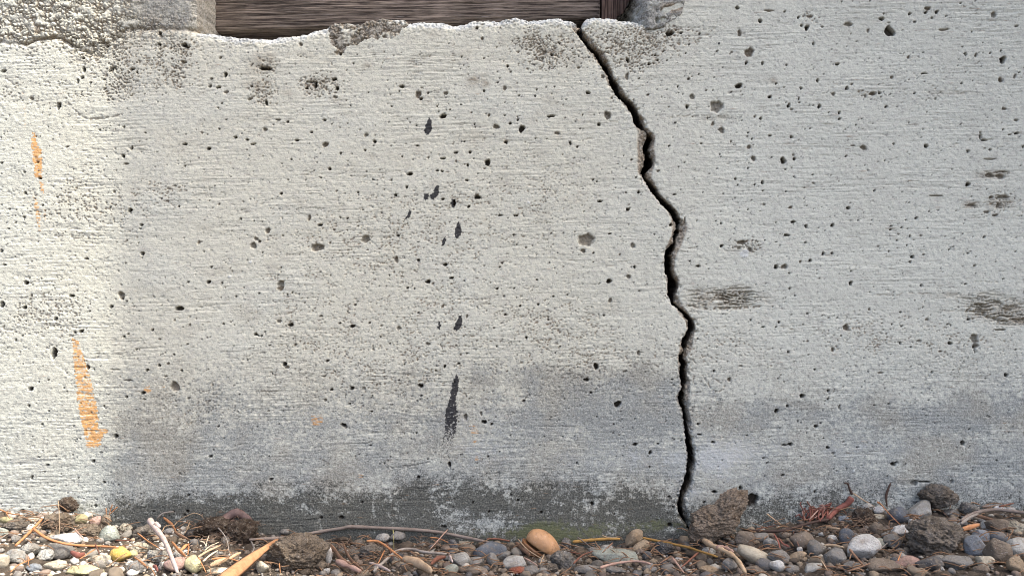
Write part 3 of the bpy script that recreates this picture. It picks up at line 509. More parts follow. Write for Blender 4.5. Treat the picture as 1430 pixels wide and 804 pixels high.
    for p, a in ORANGE:
        orange = np.maximum(orange, .93 * a * inpoly(x + 2.2 * pn(x / 5, y / 4, 32), y + 2 * pn(x / 5, y / 4, 33), p) * np.clip(.84 + .7 * pn(x / 6, y / 2.3, 34) + .5 * pn(xr / 3, yr / 3, 190), 0, 1))
    n = fbm(x / 46, y / 30, 40, 5); nf = fbm(x / 11, y / 8, 41, 4)
    damp = 1.0 * blob([(830,570,150,64,.85),(740,520,90,26,.5),(900,560,45,60,.6),(250,605,85,32,.8),(360,605,80,30,.35),(560,590,120,36,.5),(1060,585,85,28,.8),(1200,572,110,24,.55),
        (1385,570,95,38,.9),(1290,592,110,20,.6),(450,645,60,28,.7),(590,640,60,30,.4),(60,578,60,18,.35),(740,655,300,34,.35),(1180,650,300,28,.35),(190,610,40,60,.45),(720,600,200,80,.25),(960,620,60,60,.1)])
    damp = np.clip(.95 * sm(-.05, 1.1, damp + .50 * n + .30 * nf), 0, 1) * sm(450, 560, y + 30 * n)
    gx_ = interp([(-760,.25),(0,.35),(120,.42),(185,1.),(500,.88),(720,.95),(960,.85),(1010,.72),(1430,.95),(2200,.95)], x[0])[None, :]
    gy_ = interp([(-500,0),(455,0),(520,.30),(590,.68),(650,.90),(690,1.),(900,1.)], YS)[:, None]
    damp = np.maximum(damp, gx_ * gy_ * np.clip(1. + .50 * n + .4 * nf, .3, 1.3))
    white = .8 * np.clip(blob([(860,640,120,26,.45),(1010,645,60,40,.75),(665,610,50,46,.55),(1180,628,140,20,.45),(40,650,70,14,.45),(820,488,40,12,.5),(960,690,40,12,.5),(140,58,30,8,.3)]) * (1 + .9 * n) , 0, 1)
    ledge = interp(LEDGE_L, x[0])[None, :] * (x < 812) + interp(LEDGE_R, x[0])[None, :] * (x >= 812)
    white = np.maximum(white, sm(13, 3, y - ledge + 5 * nf) * sm(262, 290, x) * sm(905, 890, x) * (1 - mort) * np.clip(.9 + .6 * n, 0, 1))
    white = np.maximum(white, chip)
    ya = interp([(-760,715),(0,728),(110,722),(160,700),(200,690),(300,687),(400,682),(520,680),(620,668),(700,668),(750,674),(850,672),(930,682),(960,700),(1010,700),(1050,690),(1110,682),(1170,674),(1210,690),(1300,694),(1430,688),(2200,690)], x[0])[None, :]
    al = sm(-26, 42, y - ya + 20 * n + 14 * nf)
    al *= np.clip(1.05 - blob([(660,722,60,22,.55),(840,700,24,26,.5),(540,720,34,12,.35),(700,735,60,14,.4),(1110,722,30,12,.3),(1420,700,30,14,.3),(500,700,200,8,-.1),(880,720,40,20,.25)]) + .6 * n + .55 * nf, 0, .95)
    al *= interp([(-760,.4),(0,.45),(120,.55),(170,1.),(950,1.),(1000,.72),(1200,.75),(1430,.62),(2200,.6)], x[0])[None, :]
    damp = np.maximum(damp, .75 * al)
    green = np.clip(blob([(775,744,55,18,1.),(925,734,50,12,.7),(850,742,24,14,.6),(690,745,60,10,.4),(120,705,60,10,.3)]) * (1 + n), 0, 1)
    brown = np.clip(np.maximum(brown, blob([(660,112,9,6,.6),(678,118,6,5,.6),(370,85,16,14,.5),(362,120,12,10,.4),(512,92,6,4,.5),(470,140,10,5,.3),(400,130,9,6,.3),(1078,112,7,5,.5),(905,52,14,8,.5),(520,218,7,4,.5)]) * (1 + nf)
          + .20 * sm(.15, .7, n) * sm(120, 260, x) * sm(1000, 800, x) + .35 * np.exp(-((y - 678) / 14) ** 2) * sm(150, 260, x) * sm(.0, .5, n + .3)), 0, 1)
    warm = np.clip(sm(-160, 200, x + 30 * low) * sm(1120, 760, x + 60 * low) * (.6 + .4 * low) + .34, 0, 1) * sm(720, 540, y)
    return dict(D=D, dirt_shade=dirt_shade, damp=damp, algae=al, brown=brown, orange=orange, tar=tar, white=white, mortar=mortar, green=green, warm=warm, rough=rough)

FLD = build_fields()

def heightsheet(name, xs, ys, keep, X, Y, D, attrs, levels, lateral=0., frame=False, flip=None, seed=0, dscale=None):
    """grid sheet in photograph pixels (X right, Y down, D into the wall); open edges are carried back through `levels`"""
    ny, nx = X.shape
    c = keep
    cp = np.zeros((ny + 1, nx + 1), bool); cp[1:ny, 1:nx] = c
    # horizontal edges (i,j)-(i,j+1): cell below = cp[i+1,j+1], above = cp[i,j+1]
    below = cp[1:ny + 1, 1:nx]; above = cp[0:ny, 1:nx]
    ii, jj = np.nonzero(below & ~above); I = lambda i, j: i * nx + j
    E = []
    m = np.ones(len(ii), bool) if frame else ii > 0
    E.append(np.stack([I(ii[m], jj[m] + 1), I(ii[m], jj[m])], 1))
    ii, jj = np.nonzero(above & ~below); m = np.ones(len(ii), bool) if frame else ii < ny - 1
    E.append(np.stack([I(ii[m], jj[m]), I(ii[m], jj[m] + 1)], 1))
    right = cp[1:ny, 1:nx + 1]; left = cp[1:ny, 0:nx]
    ii, jj = np.nonzero(right & ~left); m = np.ones(len(ii), bool) if frame else jj > 0
    E.append(np.stack([I(ii[m], jj[m]), I(ii[m] + 1, jj[m])], 1))
    ii, jj = np.nonzero(left & ~right); m = np.ones(len(ii), bool) if frame else jj < nx - 1
    E.append(np.stack([I(ii[m] + 1, jj[m]), I(ii[m], jj[m])], 1))
    E = np.concatenate(E)
    ci, cj = np.nonzero(c)
    Q = np.stack([I(ci + 1, cj), I(ci + 1, cj + 1), I(ci, cj + 1), I(ci, cj)], 1)
    X = X.ravel(); Y = Y.ravel(); D = D.ravel()
    A = {k: v.reshape(-1, 4) for k, v in attrs.items()}
    bv = np.unique(E)
    remap = np.full(ny * nx, -1); base = ny * nx
    PX, PY, PD = [X], [Y], [D]; AA = {k: [v] for k, v in A.items()}
    prev = bv; QS = [Q]
    for li, lv in enumerate(levels):
        ids = base + np.arange(len(bv)); base += len(bv)
        mp0 = np.zeros(ny * nx, int); mp0[bv] = prev if li else bv
        mp1 = np.zeros(ny * nx, int); mp1[bv] = ids
        n1 = pn(Y[bv] / 7 + lv * .13, lv / 6 + X[bv] * .05 + X[bv] * 0, seed + 3); n2 = pn(X[bv] / 7, Y[bv] / 7 + lv / 6, seed + 9)
        k = min(1, lv / 8) * lateral
        PX.append(X[bv] + k * n1 * 1.8); PY.append(Y[bv] + k * n2 * 1.3); PD.append(np.minimum(D[bv], 14) + lv)
        for q in AA:
            a = A[q][bv].copy()
            if q == 'stain_shade_a':
                a[:, 1:3] *= .4; a[:, 0] = np.clip((-.1 + lv / 16 + .45 * n2) if lateral else .3 * a[:, 0], 0, .95) * ((PX[0][bv] > 795) | (lateral == 0))  # shade painted onto the crack sides, darker with depth, along with soil stain
            if q == 'stain_c' and lateral: a[:, 1] = np.clip(.7 + .3 * n1, 0, 1)
            AA[q].append(a)
        QS.append(np.stack([mp0[E[:, 1]], mp0[E[:, 0]], mp1[E[:, 0]], mp1[E[:, 1]]], 1)); prev = ids
    Q = np.concatenate(QS); PX = np.concatenate(PX); PY = np.concatenate(PY); PD = np.concatenate(PD)
    used = np.zeros(base, bool); used[Q.ravel()] = True
    new = np.cumsum(used) - 1
    V = np.stack([(PX - 715) * S, PD * S, CZ + (402 - PY) * S], 1)[used]
    return np_mesh(name, V, new[Q], {k: np.concatenate(v)[used] for k, v in AA.items()})

def wall_section(side):
    x, y = GX, GY
    jag = 1.4 * pn(y / 7.5, x * 0 + (1.5 if side == 'l' else 9.5), 50) + .8 * pn(y / 3.2, x * 0 + (4.5 if side == 'l' else 13.5), 51) + 3.4 * (cells(y / 7.5 + .3 * pn(y / 3, x * 0, 200), x * 0 + (.5 if side == 'l' else 7.5), 201)[2] - .5)
    lj = 1.3 * pn(x / 7, y * 0 + 2.5, 53) + .8 * pn(x / 3.1, y * 0 + 2.5, 54)
    if side == 'l':
        lip = interp(CL, YS)[:, None]; d_crack = lip - x + .6 * jag
        led = interp(LEDGE_L, XS)[None, :] + .6 * lj
        d_notch = np.maximum(y - led, NOTCH_L + .05 * (y - 20) * 0 + 1.5 * pn(y / 9, x * 0, 52) - x)
        sp = np.clip((x - interp(SL, YS)[:, None]) / np.maximum(lip - interp(SL, YS)[:, None], .8), 0, 1.2) * sm(.6, 3, lip - interp(SL, YS)[:, None])
    else:
        lip = interp(CR, YS)[:, None]; d_crack = x - lip + .6 * jag
        led = interp(LEDGE_R, XS)[None, :] + .6 * lj
        d_notch = np.maximum(y - led, x - NOTCH_R - 1.5 * pn(y / 9, x * 0, 52))
        sp = np.clip((interp(SR, YS)[:, None] - x) / np.maximum(interp(SR, YS)[:, None] - lip, .8), 0, 1.2) * sm(.6, 3, interp(SR, YS)[:, None] - lip)
    sp = sp * (y > 30) * (y < 745)
    sdf = np.minimum(d_crack, d_notch)
    ok = sdf > -.62 * STEP
    keep = ok[:-1, :-1] & ok[1:, :-1] & ok[:-1, 1:] & ok[1:, 1:]
    gy, gx = np.gradient(sdf); dx = np.gradient(XS)[None, :]; dy = np.gradient(YS)[:, None]
    gx = gx / dx; gy = gy / dy; g2 = np.maximum(gx * gx + gy * gy, .3)
    cp = np.zeros((keep.shape[0] + 2, keep.shape[1] + 2), bool); cp[1:-1, 1:-1] = keep
    cnt = cp[:-1, :-1].astype(int) + cp[1:, :-1] + cp[:-1, 1:] + cp[1:, 1:]
    bnd = (cnt > 0) & (cnt < 4) & (np.abs(sdf) < 1.6)
    X = np.where(bnd, x - sdf * gx / g2, x); Y = np.where(bnd, y - sdf * gy / g2, y)
    D = FLD['D'].copy()
    nb = np.clip(.6 + .9 * pn(x / 9, y / 9, 55), .15, 1.6)
    D += 1.3 * nb * np.exp(-np.maximum(d_crack, 0) / 1.1) * (y < 745) + 1.6 * sm(.1, .6, pn(x / 4, y / 4, 150)) * np.exp(-np.maximum(d_crack, 0) / 3.5) * (y < 745)
    ck1, ck2, ckv = cells(x / 4.4, y / 5., 230 if side == 'l' else 231)
    D += (y < 745) * np.exp(-(np.maximum(d_crack, 0) / 4.5) ** 2) * (ckv > .55) * sm(.55, .3, ck1) * 3.2
    D += sp * (3.2 + 2.5 * nb + 2.2 * pn(x / 4, y / 4, 56)) + sm(0, .3, sp) * (1.5 * pn(x / 3, y / 3, 151) + 1.2 * pn(x / 7, y / 7, 152))
    # crumbled, rounded top of the ledge
    inn = sm(258, 275, x) * sm(930, 905, x)
    crumb = np.clip(.9 + .8 * pn(x / 26, y / 30, 57), .3, 1.8)
    dn = np.maximum(d_notch, 0)
    D += inn * (6.5 * np.exp(-dn / 4.5) * crumb + np.exp(-dn / 9) * (2.2 * sm(-.2, .6, pn(x / 5, y / 4, 58)) + 1.8 * pn(x / 2.6, y / 2.4, 59) + 2.5 * sm(.30, .05, cells(x / 5., y / 4., 160)[0]) + 2 * (cells(x / 7., y / 6., 161)[2] - .5)))
    D += (1 - inn) * 3.5 * np.exp(-dn / 3.5)
    z = np.zeros_like(x)
    A = {'stain_shade_a': np.stack([FLD['dirt_shade'], FLD['damp'], FLD['algae'], np.maximum(FLD['brown'], .55 * np.clip(sp * 2, 0, 1) * sm(-.3, .5, pn(x / 5, y / 8, 210)))], -1),
         'stain_b': np.stack([FLD['orange'], FLD['tar'], FLD['white'] * (1 - .8 * np.clip(sp, 0, 1)), FLD['mortar']], -1),
         'stain_c': np.stack([FLD['green'], np.clip(sp * 3.5, 0, 1) * np.clip(.75 + .35 * nb, 0, 1), FLD['warm'], FLD['rough']], -1)}
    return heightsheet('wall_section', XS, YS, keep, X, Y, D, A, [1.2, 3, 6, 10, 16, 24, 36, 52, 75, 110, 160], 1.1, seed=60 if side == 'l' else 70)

wall = bpy.data.objects.new('foundation_wall', None); COL.objects.link(wall)
tag(wall, 'pale board-marked concrete foundation wall split by one jagged crack', 'wall')
for side, lab in (('l', 'wide concrete section left of the crack, with orange and black marks'), ('r', 'narrower concrete section right of the crack, with two rough knot scars')):
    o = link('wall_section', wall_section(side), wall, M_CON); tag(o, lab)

def box(name, x0, x1, y0, y1, z0, z1, parent, mat):
    v = [(x, y, z) for x in (x0, x1) for y in (y0, y1) for z in (z0, z1)]
    f = [(0,1,3,2),(4,6,7,5),(0,4,5,1),(2,3,7,6),(0,2,6,4),(1,5,7,3)]
    return link(name, np_mesh(name, np.array(v), np.array(f), smooth=False), parent, mat)
box('wall_backing', -1.19, 1.19, .129, .16, -.1, .60, wall, M_ROUGH)  # backing added behind the sections so no sky light leaks through
bpy.data.objects['wall_backing'].color = (.3, .28, .25, 1)

# mortar squeezed between the post and the right side of the pocket
MP = [(856,30),(862,22),(872,12),(880,2),(884,-20),(884,-300),(958,-300),(957,-20),(957,2),(955,18),(946,27),(936,32),(926,37),(916,41),(908,43),(899,39),(892,35),(878,31)]
mx = np.arange(850, 966, 1.1); my = np.concatenate([np.arange(-300, -8, 12), np.arange(-8, 50, 1.1)])
X, Y = np.meshgrid(mx, my)
n1 = pn(X / 7, Y / 7, 80); n2 = pn(X / 3, Y / 3, 81); n3 = fbm(X / 16, Y / 14, 82, 3)
ins = inpoly(X + 2.4 * n1 + n2, Y + 2.4 * pn(X / 7, Y / 7, 83), MP)
keep = ins[:-1, :-1] & ins[1:, :-1] & ins[:-1, 1:] & ins[1:, 1:]
fold = sm(907, 866, X + 3 * n1)
DD = -2.5 + 60 * fold + (1.6 + 9 * fold * (1 - fold)) * n3 + (.9 + 3 * fold) * n1 + (.7 + 2.5 * fold) * n2 * .8
bl = ins.astype(float)
for _ in range(3):
    bl = (bl + np.roll(bl, 1, 0) + np.roll(bl, -1, 0) + np.roll(bl, 1, 1) + np.roll(bl, -1, 1)) / 5; bl[0] = 1
bl = np.where(Y < -8, 1, bl)
DD += 1.3 + 2.2 * sm(.5, .1, cells(X / 9, Y / 8, 85)[0]) * (cells(X / 9, Y / 8, 85)[2] > .5) + 5 * sm(.98, .45, bl) * (1 - fold) + 1.2 * sm(.3, .05, cells(X / 4, Y / 4, 84)[0])
for cx, cy, rx, ry, dp in ((931,14,6,4,7),(940,11,8,3,4),(948,8,6,4,3),(918,28,3.5,3.5,6),(926,27,4.5,3,7),(937,35,2.5,4,3)):
    DD += dp * sm(1.2, .5, np.hypot((X - cx) / rx, (Y - cy) / ry) + .25 * n2)
br = np.clip(.9 * sm(1.3, .5, np.hypot((X - 938) / 17, (Y - 11) / 7)) + .5 * sm(.1, .6, n3) * fold, 0, 1)
zz = np.zeros_like(X)
A = {'stain_shade_a': np.stack([zz, zz, .75 * fold * sm(-.2, .4, n3 + n1), br], -1), 'stain_b': np.stack([zz, zz, zz, np.clip(.75 + .5 * n3, 0, 1)], -1), 'stain_c': np.stack([.3 * br, zz, zz, zz], -1)}  # third channel darkens the recessed slope: its shade put into the colour
o = link('mortar_patch', heightsheet('mortar_patch', mx, my, keep, X, Y, DD, A, [3, 8], 0.), wall, M_CON)
tag(o, 'lump of dark grey mortar in the pocket corner')

# ---------------------------------------------------------------- timber in the pocket
def timber(name, x0, x1, ybot, ytop, depth, axis, tilt, mat, label, cat):
    st = 1.25; k = 1 + depth / CAMD
    if axis == 'x':
        xs = np.arange(x0, x1 + .1, st); ys = np.concatenate([np.arange(ytop, -8, 20), np.arange(-8, ybot + .1, st)])
    else:
        xs = np.arange(x0, x1 + .1, st); ys = np.concatenate([np.arange(ytop, -8, 20), np.arange(-8, ybot + .1, st)])
    X, Y = np.meshgrid(xs, ys)
    a, b = (X, Y) if axis == 'x' else (Y, X)
    D = 1.2 * pn(a / 180, b / 2.4, 90) + .6 * pn(a / 120, b / 1.5, 91) + .5 * pn(a / 120, b / 9, 92) + 2.2 * sm(.42, .62, pn(a / 150, b / 2.2, 93))
    e = np.minimum(np.minimum(X - x0, x1 - X), ybot - Y)
    D += 2.2 * np.exp(-np.maximum(e, 0) / 1.5)
    if axis == 'x': D += 2.5 * sm(7, 0, ybot - Y)
    Yt = Y + tilt * (X - x0)
    keep = np.ones((len(ys) - 1, len(xs) - 1), bool)
    me = heightsheet(name, xs, ys, keep, X, Yt, D, {}, [2, 20, 75], 0., frame=True)
    n = len(me.vertices); co = np.empty(n * 3, np.float32); me.vertices.foreach_get('co', co); co = co.reshape(-1, 3)
    co[:, 0] *= k; co[:, 2] = CZ + (co[:, 2] - CZ) * k; co[:, 1] += depth
    me.vertices.foreach_set('co', co.ravel()); me.update()
    return tag(link(name, me, None, mat), label, cat)
timber('wooden_beam', 262, 838.6, 45.2, -400, .063, 'x', -.0335, M_BEAM, 'dark weathered beam with horizontal grain lying in the wall pocket', 'beam')
timber('wooden_post', 840.6, 930, 33, -400, .061, 'z', 0., M_POST, 'reddish brown post with upright grain beside the mortar lump', 'post')

# unseen panel and cap, added out of frame to shade all but the left strip
SH = 1.2
ex, ey = -.445 + SUN[0] * SH, SUN[1] * SH
nb = bpy.data.objects.new('shade_panel', None); COL.objects.link(nb); nb.location = (ex, ey, 0)
tag(nb, 'added unseen shade panel above and to the right of the photographed strip', 'panel')
b = box('sheet', 0, 2.1, 0, .02, 1.0, 3.25, nb, M_ROUGH); b.color = (.45, .43, .4, 1)
b = box('panel_cap', 0, 2.1, -.012, .032, 3.253, 3.31, nb, M_ROUGH); b.color = (.3, .29, .28, 1)
# ---------------------------------------------------------------- ground
HP = [(-760,712),(0,722),(60,716),(95,712),(130,720),(160,733),(200,742),(260,738),(330,734),(370,746),(450,756),(560,758),(700,760),(830,764),(940,760),(965,752),(1060,738),(1120,728),(1200,716),(1300,712),(1430,712),(2200,712)]
def ground_h(x, y):
    """soil height at world x,y (y is negative in front of the wall)"""
    px = 715 + x / S
    return (740 - interp(HP, px)) * S * np.exp(-np.maximum(-y, 0) / .9)
def axis_far(lo, hi, st, far):
    a = list(np.arange(lo, hi + st / 2, st)); v = lo; s_ = st; pre = []
    while v > -far: s_ *= 1.5; v -= s_; pre.append(v)
    v = hi; s_ = st; post = []
    while v < far: s_ *= 1.5; v += s_; post.append(v)
    return np.array(pre[::-1] + a + post)
gx = axis_far(-.75, .75, .003, 60); gy = axis_far(-.40, .02, .003, 60); gy = gy[gy < .021]
gy = np.append(gy, .1); X, Y = np.meshgrid(gx, gy)
Z = ground_h(X, Y) + .0035 * fbm(X / .03, Y / .03, 100, 4) + .002 * pn(X / .006, Y / .006, 101)
Z = np.where(Y > .004, Z - .004, Z)
ny, nx = X.shape; i, j = np.meshgrid(np.arange(ny - 1), np.arange(nx - 1), indexing='ij'); i = i.ravel(); j = j.ravel()
Q = np.stack([i * nx + j, i * nx + j + 1, (i + 1) * nx + j + 1, (i + 1) * nx + j], 1)
o = link('ground', np_mesh('ground', np.stack([X.ravel(), Y.ravel(), Z.ravel()], 1), Q), None, M_SOIL); tag(o, kind='structure')

def hit(px, py, off):
    """point on the soil (raised by off) seen at a photograph pixel; stops at the wall"""
    dx, dz = (px - 715) / F, (402 - py) / F
    t = .55
    while t < CAMD - .003:
        x, y, z = dx * t, t - CAMD, CZ + dz * t
        if z <= float(ground_h(x, y)) + off: break
        t += .001
    return Vector((dx * t, t - CAMD, CZ + dz * t)), t

ICO = {}
def ico(sub):
    if sub not in ICO:
        import bmesh
        bm = bmesh.new(); bmesh.ops.create_icosphere(bm, subdivisions=sub, radius=1)
        ICO[sub] = (np.array([v.co[:] for v in bm.verts]), np.array([[v.index for v in f.verts] for f in bm.faces])); bm.free()
    return ICO[sub]
def n3(p, sc, seed):
    """3-D value noise on the points p, about -.5..5"""
    q = p * sc + seed * 3.17 + 50; i = np.floor(q).astype(np.int64); f = q - i; f = f * f * (3 - 2 * f); r = 0
    for dx in (0, 1):
        for dy in (0, 1):
            for dz in (0, 1):
                h = ((i[:, 0] + dx) * 374761393 + (i[:, 1] + dy) * 668265263 + (i[:, 2] + dz) * 2147483647 + int(seed * 977) * 1274126177) & 0xffffffff
                h = ((h ^ (h >> 13)) * 1274126177) & 0xffffffff; h = ((h ^ (h >> 16)) * 2654435769) & 0xffffffff; h = h ^ (h >> 15)
                r = r + (h & 0xffff) / 65535. * (f[:, 0] if dx else 1 - f[:, 0]) * (f[:, 1] if dy else 1 - f[:, 1]) * (f[:, 2] if dz else 1 - f[:, 2])
    return (r - .5) * 1.3
def rock_verts(kind, seed, sub):
    v, f = ico(sub); r = np.random.default_rng(int(seed * 1000) % 99991)
    p = v.copy(); rad = np.ones(len(p))
    if kind == 'angular':
        rad += .12 * n3(v, 1.1, seed)
        for _ in range(15):
            n = r.normal(size=3); n /= np.linalg.norm(n); d = r.uniform(.62, .86)
            h = (v * rad[:, None]) @ n; rad = np.where(h > d, rad * d / np.maximum(h, 1e-6), rad)
        rad += .02 * n3(v, 6, seed)
    elif kind == 'worn':
        rad += .16 * n3(v, 1.0, seed) + .05 * n3(v, 3, seed + 1)
        for _ in range(13):
            n = r.normal(size=3); n /= np.linalg.norm(n); d = r.uniform(.60, .86)
            h = (v * rad[:, None]) @ n; rad = np.where(h > d, rad * (1 - .85 * (1 - d / np.maximum(h, 1e-6))), rad)
        rad += .035 * n3(v, 5, seed + 3) + (.02 * n3(v, 12, seed + 4) if sub > 3 else 0)
    elif kind == 'clod':
        rad += .30 * n3(v, 1.2, seed) + .20 * n3(v, 2.6, seed + 2)
        for _ in range(6):
            n = r.normal(size=3); n /= np.linalg.norm(n); d = r.uniform(.7, .95)
            h = (v * rad[:, None]) @ n; rad = np.where(h > d, rad * (1 - .95 * (1 - d / np.maximum(h, 1e-6))), rad)
        if sub > 3: rad += .13 * n3(v, 6, seed) + .10 * n3(v, 13, seed + 4) + .055 * n3(v, 25, seed + 5) - .12 * sm(.15, .4, n3(v, 9, seed + 6))
        else: rad += .12 * n3(v, 5, seed)
    elif kind == 'flat':
        rad += .15 * n3(v, 1.0, seed) + .05 * n3(v, 3, seed)
        p2 = np.sign(v) * np.abs(v) ** .8; p = p2 / np.maximum(np.abs(p2).max(), 1)
    else:
        rad += .20 * n3(v, .9, seed) + .07 * n3(v, 2.5, seed + 1) + .03 * n3(v, 6, seed + 2)
        for _ in range(6):
            n = r.normal(size=3); n /= np.linalg.norm(n); d = r.uniform(.70, .92)
            h = (v * rad[:, None]) @ n; rad = np.where(h > d, rad * (1 - .8 * (1 - d / np.maximum(h, 1e-6))), rad)
    p = p * rad[:, None]
    return p / np.abs(p).max(0), f
MAT = {'smooth': M_STONE, 'angular': M_ROUGH, 'clod': M_CLOD, 'flat': M_STONE, 'worn': M_ROUGH}
CC = dict(white=(.60,.60,.57), cream=(.50,.46,.36), pale=(.40,.40,.37), gray=(.22,.215,.20), dgray=(.12,.12,.12), slate=(.115,.13,.15), blue=(.24,.27,.30), brown=(.20,.165,.13),
          dbrown=(.085,.065,.05), tan=(.36,.28,.19), ochre=(.50,.35,.09), yellow=(.50,.47,.28), olive=(.33,.31,.17), pink=(.40,.27,.23), red=(.22,.075,.045), black=(.03,.03,.032), green=(.33,.36,.31), clod=(.20,.165,.125), gclod=(.19,.17,.145))
def stone(px, py, w, h, col, kind, label, rot=0, name='pebble', cat='pebble', sub=None, push=0., group=None):
    rz0 = h / 2 * .8 * S
    P, t = hit(px, py, rz0 * .75)
    k = t / F
    rx, rz = w / 2 * k, h / 2 * k
    ry = min(max(.8 * min(rx, 1.6 * rz), .55 * rx), .045)
    P.y = min(P.y, -ry * .75)
    t = P.y + CAMD; P.x = (px - 715) / F * t; P.z = CZ + (402 - py) / F * t
    sd = px * .37 + py * .11
    if kind == 'smooth' and int(px * 7 + py) % 5 < 4 and not (col in ('slate', 'black', 'ochre', 'olive')): kind = 'worn'
    v, f = rock_verts(kind, sd, sub or (4 if kind == 'worn' else 6 if (kind == 'clod' and w > 80) else 5 if (kind == 'clod' and w > 24) else 4 if (kind == 'clod' or w > 26) else 3))
    v = v * np.array([rx, ry, rz]) * 1.04
    a = math.radians(rot); R = np.array([[math.cos(a), 0, -math.sin(a)], [0, 1, 0], [math.sin(a), 0, math.cos(a)]])
    v = v @ R.T
    o = link(name, np_mesh(name, v, f), None, MAT[kind]); o.location = P
    c = CC[col]; j = random.uniform(.9, 1.1) * (.86 if px > 330 else .95)  # shade put into the colour: stones beyond the sunlit left are darker
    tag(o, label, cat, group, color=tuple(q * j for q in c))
    return o

def tube(pts, ws, flat=1., seg=6, knots=0.):
    """closed tapered tube through world points; flat<1 squashes it across the view"""
    P = [Vector(p) for p in pts]
    # resample with Catmull-Rom
    Q, W = [], []
    n = len(P)
    for i in range(n - 1):
        a, b, c, d = P[max(i - 1, 0)], P[i], P[i + 1], P[min(i + 2, n - 1)]
        m = 4 if n > 2 else 5
        for q in range(m):
            t = q / m
            Q.append(.5 * ((2 * b) + (c - a) * t + (2 * a - 5 * b + 4 * c - d) * t * t + (3 * b - a - 3 * c + d) * t ** 3)); W.append(ws[i] * (1 - t) + ws[i + 1] * t)
    Q.append(P[-1]); W.append(ws[-1])
    V = []; Fc = []
    view = Vector((0, 1, -.15)).normalized()
    for i, p in enumerate(Q):
        tn = (Q[min(i + 1, len(Q) - 1)] - Q[max(i - 1, 0)]).normalized()
        s_ = tn.cross(view); s_ = s_.normalized() if s_.length > 1e-4 else Vector((1, 0, 0)); u = s_.cross(tn).normalized()
        r = W[i] / 2 * (1 + knots * random.uniform(-1, 1)) * (.7 if i in (0, len(Q) - 1) else 1)
        for k in range(seg):
            a = 2 * math.pi * k / seg
            V.append(p + s_ * r * math.cos(a) + u * r * flat * math.sin(a) + (u * r * .35 * abs(math.cos(a)) if flat < .6 else Vector()))
    for i in range(len(Q) - 1):
        for k in range(seg):
            k2 = (k + 1) % seg; Fc.append((i * seg + k, i * seg + k2, (i + 1) * seg + k2, (i + 1) * seg + k))
    e = (len(Q) - 1) * seg
    Fc.append(tuple(range(seg))[::-1]); Fc.append(tuple(range(e, e + seg)))
    return V, Fc
def raw_mesh(name, V, Fc, smooth=True):
    me = bpy.data.meshes.new(name); me.from_pydata([tuple(v) for v in V], [], [tuple(dict.fromkeys(f)) for f in Fc]); me.update()
    me.polygons.foreach_set('use_smooth', [smooth] * len(me.polygons)); me.validate(); return me
LC = dict(brown2=(.36,.19,.095),orange=(.42,.20,.09), tan=(.42,.31,.20), gbrown=(.20,.165,.14), brown=(.21,.125,.08), rbrown=(.17,.075,.05), dbrown=(.07,.045,.035), cream=(.55,.47,.35), whitish=(.44,.36,.32), golden=(.34,.20,.06), pinkish=(.36,.24,.19), purple=(.14,.095,.085), gray=(.26,.235,.205), red=(.22,.085,.065), yellow=(.4,.36,.15))
def litter(kind, pts, w, col, label, lift=6., w2=None, name=None, cat=None, parent=None, flat=None, knots=None):
    """kind: twig, needle, leaf, root. pts in photograph pixels"""
    W3, WS = [], []
    n = len(pts)
    for q, (px, py) in enumerate(pts):
        P, t = hit(px, py, (lift + w / 2) * S)
        W3.append(P); tt = q / (n - 1)
        wd = w + ((w2 if w2 is not None else w * (.75 if kind == 'twig' else .45)) - w) * tt
        if kind == 'leaf': wd = w * (.35 + .65 * math.sin(math.pi * (.12 + .80 * tt)))
        WS.append(wd * t / F)
    if kind == 'leaf' and n == 2:
        mid = (W3[0] + W3[1]) / 2 + Vector((0, 0, .0012)); W3 = [W3[0], mid, W3[1]]; WS = [WS[0], w * S * .95, WS[1]]
    nm = name or {'twig': 'twig', 'needle': 'pine_needle', 'leaf': 'dry_leaf', 'root': 'root'}[kind]
    fl = flat if flat is not None else {'twig': .9, 'needle': .6, 'leaf': .18, 'root': 1.}[kind]
    V, Fc = tube(W3, WS, fl, 8 if kind in ('twig', 'leaf') else 5, knots if knots is not None else (.16 if kind == 'twig' else .06))
    o = link(nm, raw_mesh(nm, V, Fc), parent, M_LEAF if kind == 'leaf' else M_TWIG)
    tag(o, label, None if parent else (cat or {'twig': 'twig', 'needle': 'pine needle', 'leaf': 'dry leaf', 'root': 'root'}[kind]), color=LC[col]); return o
# ---------------------------------------------------------------- stones, one by one (px, py, width, height, colour, kind, label, tilt)
st = stone
ROCK = dict(name='stone', cat='stone'); CLOD = dict(name='earth_clod', cat='clod')
# sunlit heap at the left
st(94,704,28,22,'dbrown','clod','blackish brown clod perched highest of the sunlit heap at the left', 10, **CLOD)
st(80,729,46,30,'clod','clod','crumbly tan clod under the blackish clod in the sunlit heap', 0, **CLOD)
st(122,741,36,22,'clod','clod','brown clod just under the olive yellow pebble', 0, **CLOD)
st(24,734,44,18,'gclod','clod','low grey brown clod beside the leftmost orange twig', 0, **CLOD)
st(205,743,38,22,'gclod','clod','pale crumbly clod behind the bare whitish stick', 0, **CLOD)
st(63,775,24,18,'pale','clod','small pale lump under the three-way orange twig', 0, **CLOD)
st(80,768,46,22,'gray','smooth','grey pebble crossed by the long orange twig, under a white one')
st(92,752,46,15,'white','smooth','long white pebble touching the underside of the long orange twig', -3)
st(112.7,725,20,15,'olive','smooth','round olive yellow pebble high in the sunlit heap')
st(133.5,728,20,14,'pink','smooth','pinkish white pebble right of the olive yellow one', 35)
st(148,727,15,22,'clod','angular','upright grey brown chunk with a tuft of orange needles behind it', -15, **ROCK)
